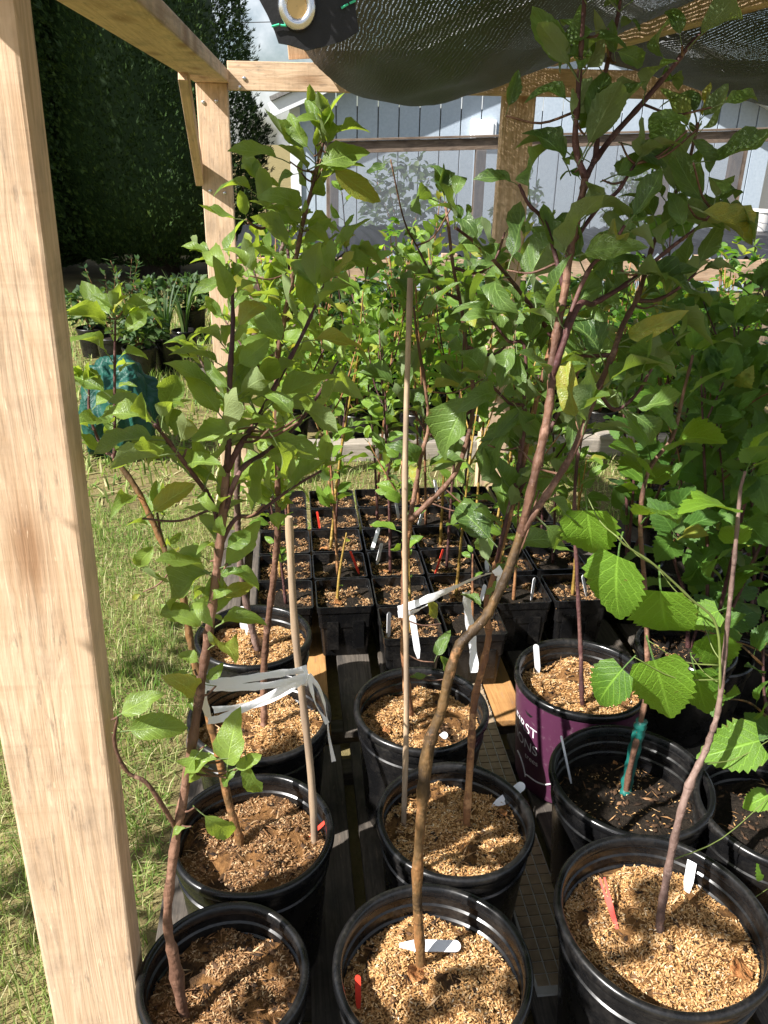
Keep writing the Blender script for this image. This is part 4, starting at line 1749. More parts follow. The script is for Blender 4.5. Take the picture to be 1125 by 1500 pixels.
for b_, t_ in (((333, 1120), (340, 1050)), ((345, 1125), (389, 1107)), ((362, 1118), (376, 1173)), ((318, 1112), (250, 1120)), ((300, 1195), (352, 1235)), ((285, 1110), (240, 1165)),
               ((190, 1070), (275, 1060)), ((178, 1045), (231, 1012)), ((272, 1213), (243, 1222)), ((345, 1130), (318, 1150))):
    t.hero(b_, t_, .80, t.rd.uniform(-.4, .4))

# T2: second pot, leaning left
b = soil_pt('p2', 352, 1243)
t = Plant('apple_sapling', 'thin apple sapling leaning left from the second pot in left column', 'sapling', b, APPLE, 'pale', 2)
tr = t.stem([dn(b)] + px_path(b, [(350, 1225), (335, 1175), (316, 1090), (300, 1030), (280, 945), (266, 865), (246, 815), (224, 765), (200, 716), (168, 671)], 1.22), .0070, .0040, 'bark_olive', 'trunk', 9)
d = tr[-1].y
br = t.stem([tr[-1]] + [P(x, y, d) for x, y in [(168, 620), (168, 540), (169, 467)]], 0.0028, 0.0016, 'bark_dark')
t.foliate(br, .1, 1, 0.024, 0.057, cluster=.3, tip=4)
br = t.stem([tr[-1]] + [P(x, y, d + .03) for x, y in [(150, 655), (132, 610), (130, 560)]], .003, .0018, 'bark_dark')
t.foliate(br, .2, 1, 0.026, 0.054, tip=2)
br = t.stem([tr[-14]] + [P(x, y, d) for x, y in [(255, 830), (238, 790), (230, 750)]], .003, .0018, 'bark_dark')
t.foliate(br, .3, 1, 0.026, 0.054, tip=2)
t.foliate(tr, .60, 1, 0.030, 0.057, cluster=.2, tip=0)
for b_, t_ in (((150, 462), (118, 452)), ((170, 450), (136, 430)), ((180, 462), (224, 436)), ((225, 800), (190, 838)), ((205, 870), (190, 880)), ((175, 545), (190, 525))):
    t.hero(b_, t_, d, t.rd.uniform(-.5, .5))

# T3: third pot
b = soil_pt('p3', 387, 1068)
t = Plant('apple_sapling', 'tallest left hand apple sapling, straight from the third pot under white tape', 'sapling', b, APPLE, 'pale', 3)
tr = t.stem([dn(b)] + px_path(b, [(387, 1050), (386, 1000), (389, 943), (397, 877), (403, 823), (407, 765), (406, 650), (406, 533), (414, 480), (427, 413), (445, 320), (456, 280), (475, 200)], 1.42), .0078, .0028, 'bark_brown', 'trunk', 9)
t.foliate(tr, .42, 1, 0.016, 0.067, cluster=.40, tip=6)
for i, pts in ((40, [(420, 590), (450, 560), (480, 500)]), (46, [(400, 480), (385, 440), (370, 390)]), (50, [(440, 440), (470, 400), (505, 370)]), (54, [(420, 360), (395, 320), (380, 270)]), (44, [(380, 540), (350, 500), (330, 470)])):
    q = tr[min(i, len(tr) - 8)]
    br = t.stem([q] + [P(x, y, q.y + .03 * (j + 1)) for j, (x, y) in enumerate(pts)], 0.0025, 0.0014, 'bark_dark')
    t.foliate(br, .3, 1, 0.018, 0.063, cluster=.2, tip=3)
for b_, t_ in (((470, 195), (492, 130)), ((470, 190), (446, 138)), ((480, 210), (489, 165)), ((450, 215), (415, 165)), ((445, 225), (376, 178)), ((405, 230), (336, 207)), ((470, 240), (542, 210)), ((490, 248), (558, 298)),
               ((470, 262), (463, 312)), ((430, 255), (390, 262)), ((438, 330), (388, 305)), ((345, 320), (290, 315)), ((360, 315), (350, 275)), ((360, 390), (340, 340))):
    t.hero(b_, t_, 1.40, t.rd.uniform(-.5, .5), tilt=.35)

# T4: fourth pot
b = soil_pt('p4', 378, 955)
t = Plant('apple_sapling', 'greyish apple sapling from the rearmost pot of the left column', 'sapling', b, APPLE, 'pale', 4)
tr = t.stem([dn(b)] + px_path(b, [(374, 940), (362, 890), (355, 850), (350, 800), (347, 720), (351, 620), (357, 547), (370, 501), (383, 453), (394, 411), (405, 387), (422, 336)], 1.72), .0085, .0040, 'bark_grey', 'trunk', 9)
t.foliate(tr, .42, 1, 0.035, 0.070, cluster=.3, tip=5)
for i, pts in ((36, [(330, 600), (310, 560), (290, 520)]), (42, [(400, 520), (430, 480), (455, 440)]), (50, [(365, 430), (340, 400), (315, 380)])):
    q = tr[min(i, len(tr) - 6)]
    br = t.stem([q] + [P(x, y, q.y + .02) for x, y in pts], .0034, .002, 'bark_grey')
    t.foliate(br, .3, 1, 0.031, 0.067, cluster=.2, tip=3)

# T5: front middle, the largest tree
b = soil_pt('p5', 617, 1418)
t = Plant('apple_sapling', 'largest apple sapling, from the front middle pot, bent right and forked', 'sapling', b, APPLE, 'apple', 5)
lo = t.stem([dn(b)] + px_path(b, [(616, 1395), (611, 1300), (618, 1180), (628, 1093), (647, 1040), (657, 992), (671, 949), (689, 928), (711, 904), (732, 864), (748, 827), (764, 778)], .93), .0076, .0058, 'bark_olive', 'trunk', 10, swell=(.36, .05, .40))
d = lo[-1].y
up = t.stem([lo[-1]] + px_path(lo[-1], [(780, 709), (793, 653), (803, 603), (808, 560), (809, 528), (819, 467), (827, 427), (835, 368), (845, 320), (853, 285), (857, 262)], 1.02), .0056, .0042, 'bark_brown', 'branch', 9)
e = up[-1].y
s1 = t.stem([up[-1]] + [P(x, y, e + .01) for x, y in [(843, 213), (846, 150), (850, 90), (854, 30), (857, -25)]], .0040, .0020, 'bark_dark')
s2 = t.stem([up[-1]] + [P(x, y, e + .03) for x, y in [(872, 228), (878, 160), (886, 110), (902, 40), (912, -20)]], .0036, .0018, 'bark_dark')
s3 = t.stem([s2[4]] + [P(x, y, e + .05) for x, y in [(900, 197), (940, 152), (985, 99), (1012, 64), (1049, 29), (1080, -15)]], .0038, .0018, 'bark_dark')
rt = t.stem([lo[-2]] + [P(x, y, d + .02 * i) for i, (x, y) in enumerate([(780, 755), (807, 715), (840, 661), (865, 597), (878, 565), (897, 520), (913, 475), (932, 440), (945, 400), (956, 360), (972, 328), (984, 295), (1006, 248), (1022, 180)])], .0048, .0024, 'bark_brown', 'branch', 9)
r2 = t.stem([P(868, 446, rt[30].y)] + [P(x, y, rt[30].y + .02) for x, y in [(918, 416), (953, 387), (990, 357), (1025, 331), (1045, 310)]], .0034, .0018, 'bark_dark')
b2 = t.stem([up[26], P(845, 452, up[26].y + .01), r2[0]], .0038, .0034, 'bark_dark')
t.foliate(s1, .1, 1, 0.030, 0.067, cluster=.12, tip=3)
t.foliate(s2, .15, 1, 0.032, 0.065, cluster=.12, tip=2)
t.foliate(s3, .2, 1, 0.038, 0.067, tip=2)
t.foliate(up, .45, 1, 0.032, 0.062, cluster=.3, tip=0)
t.foliate(rt, .25, 1, 0.029, 0.073, cluster=.32, tip=4)
t.foliate(r2, .1, 1, 0.030, 0.075, cluster=.2, tip=3)
for i, pts in ((30, [(860, 400), (890, 370), (915, 330)]), (40, [(800, 330), (775, 300), (760, 270)]), (46, [(880, 300), (905, 280), (930, 240)])):
    q = up[i]
    br = t.stem([q] + [P(x, y, q.y + .03) for x, y in pts], .003, .0018, 'bark_dark')
    t.foliate(br, .2, 1, 0.029, 0.069, cluster=.2, tip=3)
for i, pts in ((40, [(960, 440), (990, 425), (1020, 400)]), (30, [(850, 520), (835, 500), (820, 470)]), (24, [(900, 600), (930, 580), (955, 540)])):
    q = rt[i]
    br = t.stem([q] + [P(x, y, q.y + .02) for x, y in pts], .003, .0018, 'bark_dark')
    t.foliate(br, .2, 1, 0.029, 0.075, cluster=.2, tip=3)
for b_, t_ in (((827, 235), (788, 165)), ((745, 155), (760, 103)), ((851, 90), (826, 57)), ((829, 144), (775, 102)), ((864, 176), (892, 98)), ((868, 45), (785, 56)), ((996, 50), (984, -12)), ((1009, 182), (960, 160)),
               ((1015, 205), (1045, 250)), ((1062, 150), (1130, 125)), ((1040, 235), (1125, 225)), ((900, 78), (895, 30)), ((905, 75), (955, 95)), ((750, 375), (778, 300)), ((930, 215), (1000, 238)), ((905, 255), (985, 225)),
               ((1000, 330), (985, 275)), ((1030, 310), (1110, 350)), ((945, 400), (1065, 415)), ((980, 450), (1040, 465)), ((770, 667), (804, 707)), ((806, 730), (860, 770)), ((840, 612), (834, 662)), ((800, 770), (860, 830))):
    t.hero(b_, t_, 1.03, t.rd.uniform(-.5, .5), tilt=.4)

# T6: middle pot
b = soil_pt('p6', 683, 1212)
t = Plant('apple_sapling', 'orange barked apple sapling from the middle pot beside the tall bamboo', 'sapling', b, APPLE, 'apple', 6)
tr = t.stem([dn(b)] + px_path(b, [(684, 1190), (690, 1100), (695, 1027), (708, 973), (716, 930), (713, 888), (724, 840), (740, 780), (756, 720), (764, 688), (785, 590), (800, 533), (811, 483), (812, 420), (813, 373)], 1.30), .0068, .0034, 'bark_whip', 'trunk', 9)
q = tr[-12]
br = t.stem([q] + [P(x, y, q.y - .03 * i) for i, (x, y) in enumerate([(790, 465), (771, 440), (744, 405), (707, 365), (667, 333)])], .0042, .002, 'bark_dark')
t.foliate(br, .15, 1, 0.034, 0.079, cluster=.2, tip=4)
t.foliate(tr, .42, 1, 0.034, 0.076, cluster=.3, tip=4)
for i, pts in ((40, [(770, 620), (745, 590), (715, 560)]), (48, [(830, 580), (845, 550), (860, 500)]), (52, [(770, 520), (745, 500), (720, 470)])):
    q = tr[min(i, len(tr) - 10)]
    br = t.stem([q] + [P(x, y, q.y + .03) for x, y in pts], .0032, .0018, 'bark_dark')
    t.foliate(br, .2, 1, 0.034, 0.073, cluster=.2, tip=3)
for b_, t_ in (((748, 620), (690, 695)), ((760, 600), (790, 640)), ((725, 640), (760, 600))):
    t.hero(b_, t_, 1.18, .2, mul=1.05)

# T7: rear middle pot
b = soil_pt('p7', 601, 1052)
t = Plant('apple_sapling', 'dark apple sapling close behind the tall bamboo stake', 'sapling', b, APPLE, 'apple', 7)
tr = t.stem([dn(b)] + px_path(b, [(600, 1040), (594, 987), (592, 907), (593, 853), (595, 800), (600, 763)], 1.42), .0085, .0068, 'bark_whip', 'trunk', 9)
d = tr[-1].y
lf = t.stem([tr[-1]] + [P(x, y, d + .02) for x, y in [(608, 720), (617, 667), (628, 624), (622, 560), (612, 500), (606, 450)]], .005, .002, 'bark_brown')
rg = t.stem([tr[-1]] + [P(x, y, d + .015 * i) for i, (x, y) in enumerate([(628, 736), (655, 709), (673, 680), (690, 620), (693, 568), (683, 507), (676, 451), (664, 392), (657, 333), (652, 296)])], .0058, .0024, 'bark_brown')
t.foliate(lf, .15, 1, 0.041, 0.076, cluster=.25, tip=3)
t.foliate(rg, .40, 1, 0.032, 0.079, cluster=.3, tip=5)
for i, pts in ((22, [(640, 640), (610, 610), (585, 570)]), (30, [(720, 520), (745, 500), (760, 460)]), (36, [(640, 420), (625, 390), (610, 360)]), (40, [(700, 400), (725, 380), (740, 340)])):
    q = rg[min(i, len(rg) - 6)]
    br = t.stem([q] + [P(x, y, q.y - .02) for x, y in pts], .003, .0018, 'bark_dark')
    t.foliate(br, .2, 1, 0.034, 0.076, cluster=.2, tip=3)
for b_, t_ in (((690, 582), (623, 675)), ((705, 745), (650, 752)), ((715, 770), (705, 830)), ((667, 285), (680, 230)), ((640, 960), (655, 925)), ((660, 985), (637, 960)), ((640, 905), (618, 875)), ((625, 990), (600, 995)), ((565, 240), (540, 262))):
    t.hero(b_, t_, 1.38, .1)

# T8: front right pot, smooth reddish stem
b = soil_pt('p8', 966, 1366)
t = Plant('mulberry_sapling', 'bare pinkish brown sapling curving up from the largest front right pot', 'sapling', b, 'heart leaved saplings', 'mulberry', 8)
tr = t.stem([dn(b)] + px_path(b, [(967, 1345), (976, 1290), (991, 1215), (1010, 1150), (1032, 1103), (1041, 1078), (1052, 1040), (1060, 973), (1068, 893), (1076, 816), (1082, 747), (1085, 715), (1092, 690)], 1.02), .0066, .0020, 'bark_grey', 'trunk', 10, swell=(.36, .05, .30))
q = tr[42]
br = t.stem([q] + [P(x, y, q.y + .01) for x, y in [(1050, 918), (1012, 877), (958, 827), (918, 800), (905, 787)]], .0020, .0013, 'green_stem')
for b_, t_, z_ in (((905, 815), (892, 917), 0), ((860, 748), (868, 835), .05), ((968, 866), (977, 969), 0), ((958, 967), (986, 1062), -.02), ((1018, 982), (1036, 1053), 0), ((1112, 1085), (1026, 1108), -.03), ((912, 980), (857, 1041), -.02),
                   ((1125, 1165), (1085, 1185), .0), ((1128, 1290), (1112, 1265), -.05), ((1040, 930), (1070, 985), .03), ((1052, 895), (1000, 915), .04)):
    t.hero(b_, t_, .97 + z_, t.rd.uniform(-.2, .2), tilt=.35, mat='green_stem', aim=(-.6, -.4, .8))
t.foliate(tr, .84, 1, 0.052, 0.086, tip=3)

# T9: green taped stem
b = soil_pt('p9', 916, 1166)
t = Plant('mulberry_sapling', 'red brown stem wrapped at its base in green tape', 'sapling', b, 'heart leaved saplings', 'mulberry', 9)
tr = t.stem([dn(b)] + px_path(b, [(922, 1130), (938, 1060), (947, 1010), (948, 950), (944, 853), (938, 760), (950, 690), (985, 640), (1000, 580), (1015, 520)], 1.28), .0062, .0024, 'bark_brown', 'trunk', 9)
t.foliate(tr, .66, 1, 0.039, 0.092, tip=3)
m = MB()
pw = smooth_path([b + Vector((0, 0, -.004))] + [P(x, y, b.y + .015) for x, y in [(922, 1130), (934, 1080), (940, 1056)]], 6)
m.tube([p - b for p in pw], [0.0112 + .0018 * math.sin(i * 2.1) for i in range(len(pw))], 10, jitter=.12)
m.build('wrapping_tape', 'green_tape', t.root, smooth=True)

# T10: purple pot
b = soil_pt('p10', 853, 1033)
t = Plant('apple_sapling', 'slim dark sapling standing in the purple printed pot', 'sapling', b, APPLE, 'apple', 10)
tr = t.stem([dn(b)] + px_path(b, [(852, 1015), (851, 960), (848, 900), (845, 830), (841, 760), (845, 680), (860, 600), (870, 520), (880, 460)], 1.62), .0055, .0026, 'bark_dark', 'trunk', 8)
t.foliate(tr, .58, 1, 0.039, 0.090, cluster=.3, tip=4)


# two more potted saplings just outside the left of the view; one leaf reaches in past the near post
for k, (x, y, lab, hh) in enumerate(((-0.78, 0.25, 'apple sapling left of the near post, nearest the viewer', 1.30), (-1.55, 0.72, 'apple sapling farther left on the grass beside the frame', 1.15), (-1.62, 1.45, 'apple sapling on the grass left of the tarp side', 1.2))):
    e = small_round('nursery_pot', x, y, 0.0, .14, .28, 'black pot on the grass left of the near post, %s' % ('nearest the viewer', 'second out', 'third out')[k], group='pots left of the frame')
    t = Plant('apple_sapling', lab, 'sapling', (x, y, .25), 'apple saplings left of the frame', 'apple', 70 + k)
    b = t.o.copy()
    path = t.stem([dn(b), b + Vector((.02, .01, hh * .35)), b + Vector((-.01, .03, hh * .7)), b + Vector((.03, .02, hh))], .009, .003, 'bark_brown', 'trunk', 9)
    t.foliate(path, .45, 1, .035, .075, cluster=.35, tip=5)
    for j in range(6):
        q = path[5 + j * 2]
        a = j * 2.1 + k
        br = t.stem([q, q + Vector((math.cos(a) * .10, math.sin(a) * .10, .10)), q + Vector((math.cos(a) * .17, math.sin(a) * .17, .24))], .0045, .002, 'bark_dark')
        t.foliate(br, .25, 1, .04, .075, cluster=.25, tip=3)


# heart-leaved plants on the right
def mulberry(px, py, z0, d1, tops, label, seed, size=.092, mat='bark_dark', step=.036, f0=.2):
    b = G(px, py, z0)
    t = Plant('mulberry_plant', label, 'plant', b, 'heart leaved plants on the right', 'mulberry_shaded', seed)
    for k, pts in enumerate(tops):
        n = len(pts)
        path = t.stem([dn(b)] + [P(x, y, b.y + (d1 - b.y) * (i + 1) / n) for i, (x, y) in enumerate(pts)], .0055 if k == 0 else .004, .0018, mat, 'trunk' if k == 0 else 'branch', 8)
        t.foliate(path, f0, 1, step, size, droop=.25, tip=3)
        for j in (len(path) // 2, int(len(path) * .75)):
            q = path[j]
            an = t.rd.uniform(0, 6.28)
            br = t.stem([q, q + Vector((math.cos(an) * .07, math.sin(an) * .07, .06)), q + Vector((math.cos(an) * .15, math.sin(an) * .15, .09))], .0026, .0013, 'bark_olive', 'branch', 6)
            t.foliate(br, .2, 1, .05, size * .95, droop=.3, tip=2)
    return t


zt = POT_AT['p12'][1]
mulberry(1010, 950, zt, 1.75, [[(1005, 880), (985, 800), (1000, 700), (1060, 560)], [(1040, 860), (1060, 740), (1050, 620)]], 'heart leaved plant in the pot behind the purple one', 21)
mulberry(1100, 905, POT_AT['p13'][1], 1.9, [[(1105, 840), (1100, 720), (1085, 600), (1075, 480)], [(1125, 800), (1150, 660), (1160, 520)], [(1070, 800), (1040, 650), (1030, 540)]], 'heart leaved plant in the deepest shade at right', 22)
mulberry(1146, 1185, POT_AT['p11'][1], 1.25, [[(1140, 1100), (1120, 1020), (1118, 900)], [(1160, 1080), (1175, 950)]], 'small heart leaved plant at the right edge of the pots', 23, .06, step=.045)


far = [(1050, 790, 'left'), (1135, 770, 'right'), (1000, 820, 'front')]
for k, (px, py, w) in enumerate(far):
    g = G(px, py, DECK + .22)
    small_round('nursery_pot', g.x, g.y, DECK, .115, .22, 'black pot in the far right cluster, %s one of three' % w, group='pots in the far right cluster')
    mulberry(px, py, DECK + .19, g.y + .25, [[(px - 10, py - 120), (px + 10, py - 250), (px - 20, py - 350)], [(px + 40, py - 100), (px + 60, py - 230)]][:2],
             'heart leaved plant in the far right cluster, %s one of three' % w, 31 + k, .10, step=.036)
more = [(1.02, 1.62, .95, 'behind the purple pot'), (1.28, 1.95, 1.05, 'second behind the purple pot'), (1.36, 1.42, 1.0, 'beyond the right edge pot'), (1.30, 2.45, 1.1, 'beside the square pots'), (1.02, 2.15, .85, 'nearest the square pots'), (1.62, 2.0, 1.15, 'farthest right')]
for k, (x, y, hh, w) in enumerate(more):
    hh *= .86
    small_round('nursery_pot', x, y, DECK if x < 1.5 else 0.0, .105, .2, 'black pot in the shaded right group, %s' % w, group='pots in the shaded right group')
    t = Plant('mulberry_plant', 'tall heart leaved plant in the shaded right group, %s' % w, 'plant', (x, y, (DECK if x < 1.5 else 0.0) + .17), 'heart leaved plants on the right', 'mulberry_shaded', 90 + k)
    for q in range(3):
        a = q * 2.1 + k
        o = t.o.copy()
        path = t.stem([dn(o), o + Vector((math.cos(a) * .06, math.sin(a) * .06, hh * .35)), o + Vector((math.cos(a) * .13, math.sin(a) * .13, hh * .7)), o + Vector((math.cos(a) * .16, math.sin(a) * .16, hh * (1 - .15 * q)))], .0052, .0018, 'bark_dark', 'trunk' if q == 0 else 'branch', 7)
        t.foliate(path, .22, 1, .030, .088, droop=.3, tip=4)
g = G(952, 705, .235)
small_round('nursery_pot', g.x, g.y, DECK, .082, .175, 'small black round pot of bare twigs behind the square pots')
t = Plant('twig_bundle', 'bundle of bare thin stems standing in the small round pot', 'plant', (g.x, g.y, .21), None, 'whip', 44)
for k in range(5):
    o = t.o + Vector((random.uniform(-.02, .02), random.uniform(-.02, .02), 0))
    t.stem([dn(o), o + Vector((random.uniform(-.03, .03), 0, .18)), o + Vector((random.uniform(-.07, .07), random.uniform(-.03, .03), .34))], .0034, .0016, ['bark_dark', 'bark_yellow', 'bark_grey'][k % 3], 'trunk' if k == 0 else 'branch', 6)


# ------------------------------------------------------------------ stakes, tape, tags
def stake(bpt, tpt, r, label):
    e = empty('bamboo_stake', bpt, label, 'stake', 'bamboo stakes')
    n = 22
    pts, rad = [], []
    for i in range(n + 1):
        f = i / n
        p = (tpt - bpt) * f
        p += Vector((0.003 * math.sin(f * 7), 0, 0))
        pts.append(p)
        rad.append(r * (1 - .12 * f) * (1.16 if i % 6 == 3 else 1))
    pts[0] = Vector((0, 0, -.03))
    m = MB()
    m.tube(pts, rad, 12)
    m.build('cane', 'bamboo', e, smooth=True, angle=50)


sb = soil_pt('p2', 463, 1232)
stake(sb, P(421, 757, sb.y + .05), .0064, 'short bamboo stake with white tape in the left column')
sb2 = soil_pt('p6', 591, 1208)
stake(sb2, P(599, 407, sb2.y + .12), .0048, 'tall bamboo stake in the middle column')


def ribbon(pts, w, label, name='tape_tie', parent=None, twist=0.0, org=None):
    path = smooth_path(pts, 7)
    m = MB()
    vs, fs = [], []
    org = org if org is not None else path[0]
    for i, p in enumerate(path):
        tg = (path[min(i + 1, len(path) - 1)] - path[max(i - 1, 0)]).normalized()
        s1 = tg.cross(Vector((0, 1, -0.7)))
        s1 = s1.normalized() if s1.length > 1e-3 else Vector((1, 0, 0))
        a = twist * i / len(path) + .5 * mnoise.noise((i * .4, pts[0].x * 20, 0))
        s2 = tg.cross(s1)
        sd = s1 * math.cos(a) + s2 * math.sin(a)
        ww = w * (1 + .35 * mnoise.noise((i * .5, 3, pts[0].y * 9)))
        bow = tg.cross(sd) * (w * .25)
        vs += [p - sd * ww - org, p + bow - org, p + sd * ww - org]
    for i in range(len(path) - 1):
        for k in range(2):
            fs.append((i * 3 + k, i * 3 + k + 1, i * 3 + k + 4, i * 3 + k + 3))
    m.add(vs, fs)
    return m.build(name, 'white_tape', parent, smooth=True)


dz = 1.0
o1 = P(447, 985, dz)
TT = empty('tape_tie', o1, 'white plastic tape tying the left saplings to the short stake', 'tape')
for pts in ([(306, 1000, .92), (350, 996, .97), (400, 988, 1.0), (447, 981, 1.03)], [(300, 1006, .90), (340, 1007, .96), (400, 1003, 1.0), (449, 990, 1.0)],
            [(304, 1056, .93), (330, 1050, .96), (390, 1022, 1.0), (450, 993, 1.0)], [(448, 986, 1.05), (440, 1000, 1.02), (380, 1030, 1.02), (312, 1040, .96)], [(303, 1000, .91), (297, 1018, .905), (305, 1050, .93)]):
    r_ = ribbon([P(*q) for q in pts], .0052, None, 'tape_strand', TT, .4, o1)
for pts in ([(452, 988, 1.0), (468, 1010, 1.0), (478, 1045, 1.0), (482, 1080, 1.01), (489, 1116, 1.02)], [(452, 990, 1.0), (462, 1030, .99), (480, 1060, 1.0)], [(445, 975, 1.0), (450, 992, .99), (446, 1005, 1.0)]):
    ribbon([P(*q) for q in pts], .0035, None, 'loose_end', TT, 3.0, o1)
o2 = P(585, 893, 1.2)
TT = empty('tape_tie', o2, 'twisted white plastic tape tying the middle saplings to the tall bamboo', 'tape')
for pts in ([(584, 893, 1.18), (615, 882, 1.16), (655, 865, 1.13), (700, 845, 1.10), (722, 838, 1.08)], [(583, 900, 1.16), (600, 898, 1.16), (625, 886, 1.15)], [(726, 832, 1.07), (733, 845, 1.07), (728, 858, 1.08)]):
    ribbon([P(*q) for q in pts], .0070, None, 'tape_strand', TT, 1.8, o2)
o3 = P(690, 925, 1.2)
TT = empty('tape_tie', o3, 'loose strip of white tape hanging behind the forked trunk', 'tape')
ribbon([P(683, 866, 1.2), P(686, 900, 1.22), P(692, 940, 1.22), P(695, 985, 1.20)], .0075, None, 'loose_end', TT, .3, o3)


def plant_tag(bpt, vec, w, L, label, mat='tag_white', face=None, group='plant tags', name='plant_tag', fork=False):
    """flat plastic label with a rounded top, pushed into the soil at bpt"""
    e = empty(name, bpt, label, 'tag', group)
    a = Vector(vec).normalized()
    f = Vector(face) if face is not None else (ORG - Vector(bpt))
    n = (f - a * f.dot(a)).normalized()
    x = a.cross(n)
    pts = [(-w * .35, -.012), (w * .35, -.012), (w, .012), (w, L - w)]
    for k in range(1, 6):
        an = math.pi * k / 6
        pts.append((w * math.cos(an), L - w + w * math.sin(an)))
    pts += [(-w, L - w), (-w, .012)]
    if fork:
        pts = [(-w * .5, -.012), (w * .5, -.012), (w, L * .5), (w, L), (w * .4, L), (w * .2, L * .6), (-w * .2, L * .6), (-w * .4, L), (-w, L), (-w, L * .5)]
    k = len(pts)
    th = .0008
    m = MB()
    m.add([x * p + a * q + n * th for p, q in pts] + [x * p + a * q - n * th for p, q in pts],
          [tuple(range(k)), tuple(range(2 * k - 1, k - 1, -1))] + [(i, i + k, (i + 1) % k + k, (i + 1) % k) for i in range(k)])
    m.build('blade', mat, e)
    return e


def tag_px(key, b, t, w, label, mat='tag_white', d_top=0.0, fork=False):
    p = soil_pt(key, *b)
    q = P(t[0], t[1], p.y + d_top)
    plant_tag(p, q - p, w, (q - p).length, label, mat, fork=fork)


tag_px('p4', (357, 925), (354, 888), .008, 'white tag standing at the left of the rearmost left pot', d_top=.02)
tag_px('p4', (366, 938), (360, 912), .006, 'second white tag leaning in the rearmost left pot', d_top=.02)
tag_px('p6', (742, 1172), (768, 1148), .0085, 'white tag leaning right at the rim of the middle pot', d_top=.02)
tag_px('p8', (1015, 1290), (1016, 1250), .0075, 'grey white tag standing in the largest front right pot', d_top=.03)
tag_px('p8', (902, 1360), (882, 1286), .005, 'red fork shaped tag in the largest front right pot', 'tag_red', d_top=.06, fork=True)
tag_px('p5', (525, 1478), (524, 1428), .0042, 'red tag at the left of the front middle pot', 'tag_red', d_top=.02)
tag_px('p2', (482, 1216), (485, 1196), .003, 'small red tag beside the short stake', 'tag_red', d_top=.01)
tag_px('p10', (905, 1062), (905, 1048), .003, 'small red tag near the front of the purple pot', 'tag_red', d_top=.005)
tag_px('p10', (786, 985), (785, 944), .0065, 'white tag inside the left rim of the purple pot', d_top=.0)
tag_px('p9', (818, 1140), (822, 1078), .0022, 'thin white tag at the left rim of the bare soil pot', d_top=.01)
tag_px('p7', (640, 1088), (655, 1074), .007, 'white tag at the front edge of the pot behind the bamboo', d_top=.01)
p = soil_pt('p5', 596, 1397)
q = soil_pt('p5', 674, 1398)
plant_tag(p + Vector((0, 0, .014)), q - p, .0085, (q - p).length, 'white tag lying flat on the mulch beside the front middle trunk', face=(0, -.3, 1))
# tags in the square pots
for (r_, c_), (x, y, z) in sorted(SQ.items()):
    k = random.Random(r_ * 77 + c_)
    if k.random() < .62:
        mat = 'tag_white' if k.random() < .86 else ('tag_red' if k.random() < .6 else 'tag_yellow')
        cname = {'tag_white': 'white', 'tag_red': 'red', 'tag_yellow': 'yellow'}[mat]
        bx, by = x + k.choice((-.06, .06, -.05, .04)), y + k.uniform(-.055, .055)
        plant_tag(Vector((bx, by, z)), Vector((k.uniform(-.35, .35), k.uniform(-.2, .3), 1)), .0065 if mat != 'tag_red' else .0035, k.uniform(.05, .09),
                  '%s tag in the square pot %s from the left, %s' % (cname, ORD[rows[r_].index(c_)], rowname[r_]), mat, face=(k.uniform(-1.2, 1.2), -1, .4))
e = plant_tag(P(612, 958, 1.72), P(604, 905, 1.74) - P(612, 958, 1.72), .008, .105, 'white tag leaning against the front of the nearest square pots')

# dry leaves and a pebble on the mulch
dl = leaf_mesh('dry_leaf', 'apple', .34, .9, .3, .2, 'dry_leaf', 9, 77)
for key, px, py, s_, an, lab in (('p5', 604, 1452, .045, 1.2, 'fallen orange leaf on the front middle mulch'), ('p8', 1068, 1440, .055, .4, 'fallen tan leaf at the front of the largest pot'), ('p7', 560, 1080, .024, .3, 'fallen orange leaf in the pot behind the bamboo'),
                                 ('p6', 740, 1205, .03, 2.0, 'fallen orange leaf below the white tag in the middle pot'), ('p9', 885, 1092, .016, .4, 'fallen yellow leaf scrap on the bare dark soil')):
    g = soil_pt(key, px, py)
    o = link('dry_leaf', dl, None, mat4=leaf_matrix(g + Vector((0, 0, .012)), Vector((math.cos(an), math.sin(an), .1)), Vector((.2, -.2, 1)), s_))
    tagit(o, lab, 'leaf', 'fallen leaves')
for (r_, c_), an in (((1, 0), .5), ((2, 1), 2), ((1, 2), 1.1), ((3, 0), 2.6), ((5, 1), .2)):
    x, y, z = SQ[(r_, c_)]
    o = link('dry_leaf', dl, None, mat4=leaf_matrix(Vector((x - .03, y - .03, z + .012)), Vector((math.cos(an), math.sin(an), .1)), Vector((.2, -.2, 1)), .035))
    tagit(o, 'fallen orange leaf in the square pot %s from the left, %s' % (ORD[rows[r_].index(c_)], rowname[r_]), 'leaf', 'fallen leaves')

# ------------------------------------------------------------------ grey timber and the bushy pots behind
TB = empty('timber_edging', (-0.1, 3.70, 0), 'weathered grey timber on the grass in front of the rear pots', 'timber')
for i, (a, b) in enumerate(((-0.02, 1.33), (1.345, 2.9))):
    board('timber', (a, 3.73, 0.046), (b, 3.73, 0.046), 0.09, 0.090, 'greyboard', TB, side=(0, 1, 0), pl=TB.location, bevel=.005)
for a, b in ((.42, .60), (.95, 1.2), (1.5, 1.75)):
    board('plank', (a, 3.72, 0.102), (b, 3.72, 0.102), 0.10, 0.02, 'greyboard', TB, side=(0, 1, 0), pl=TB.location)


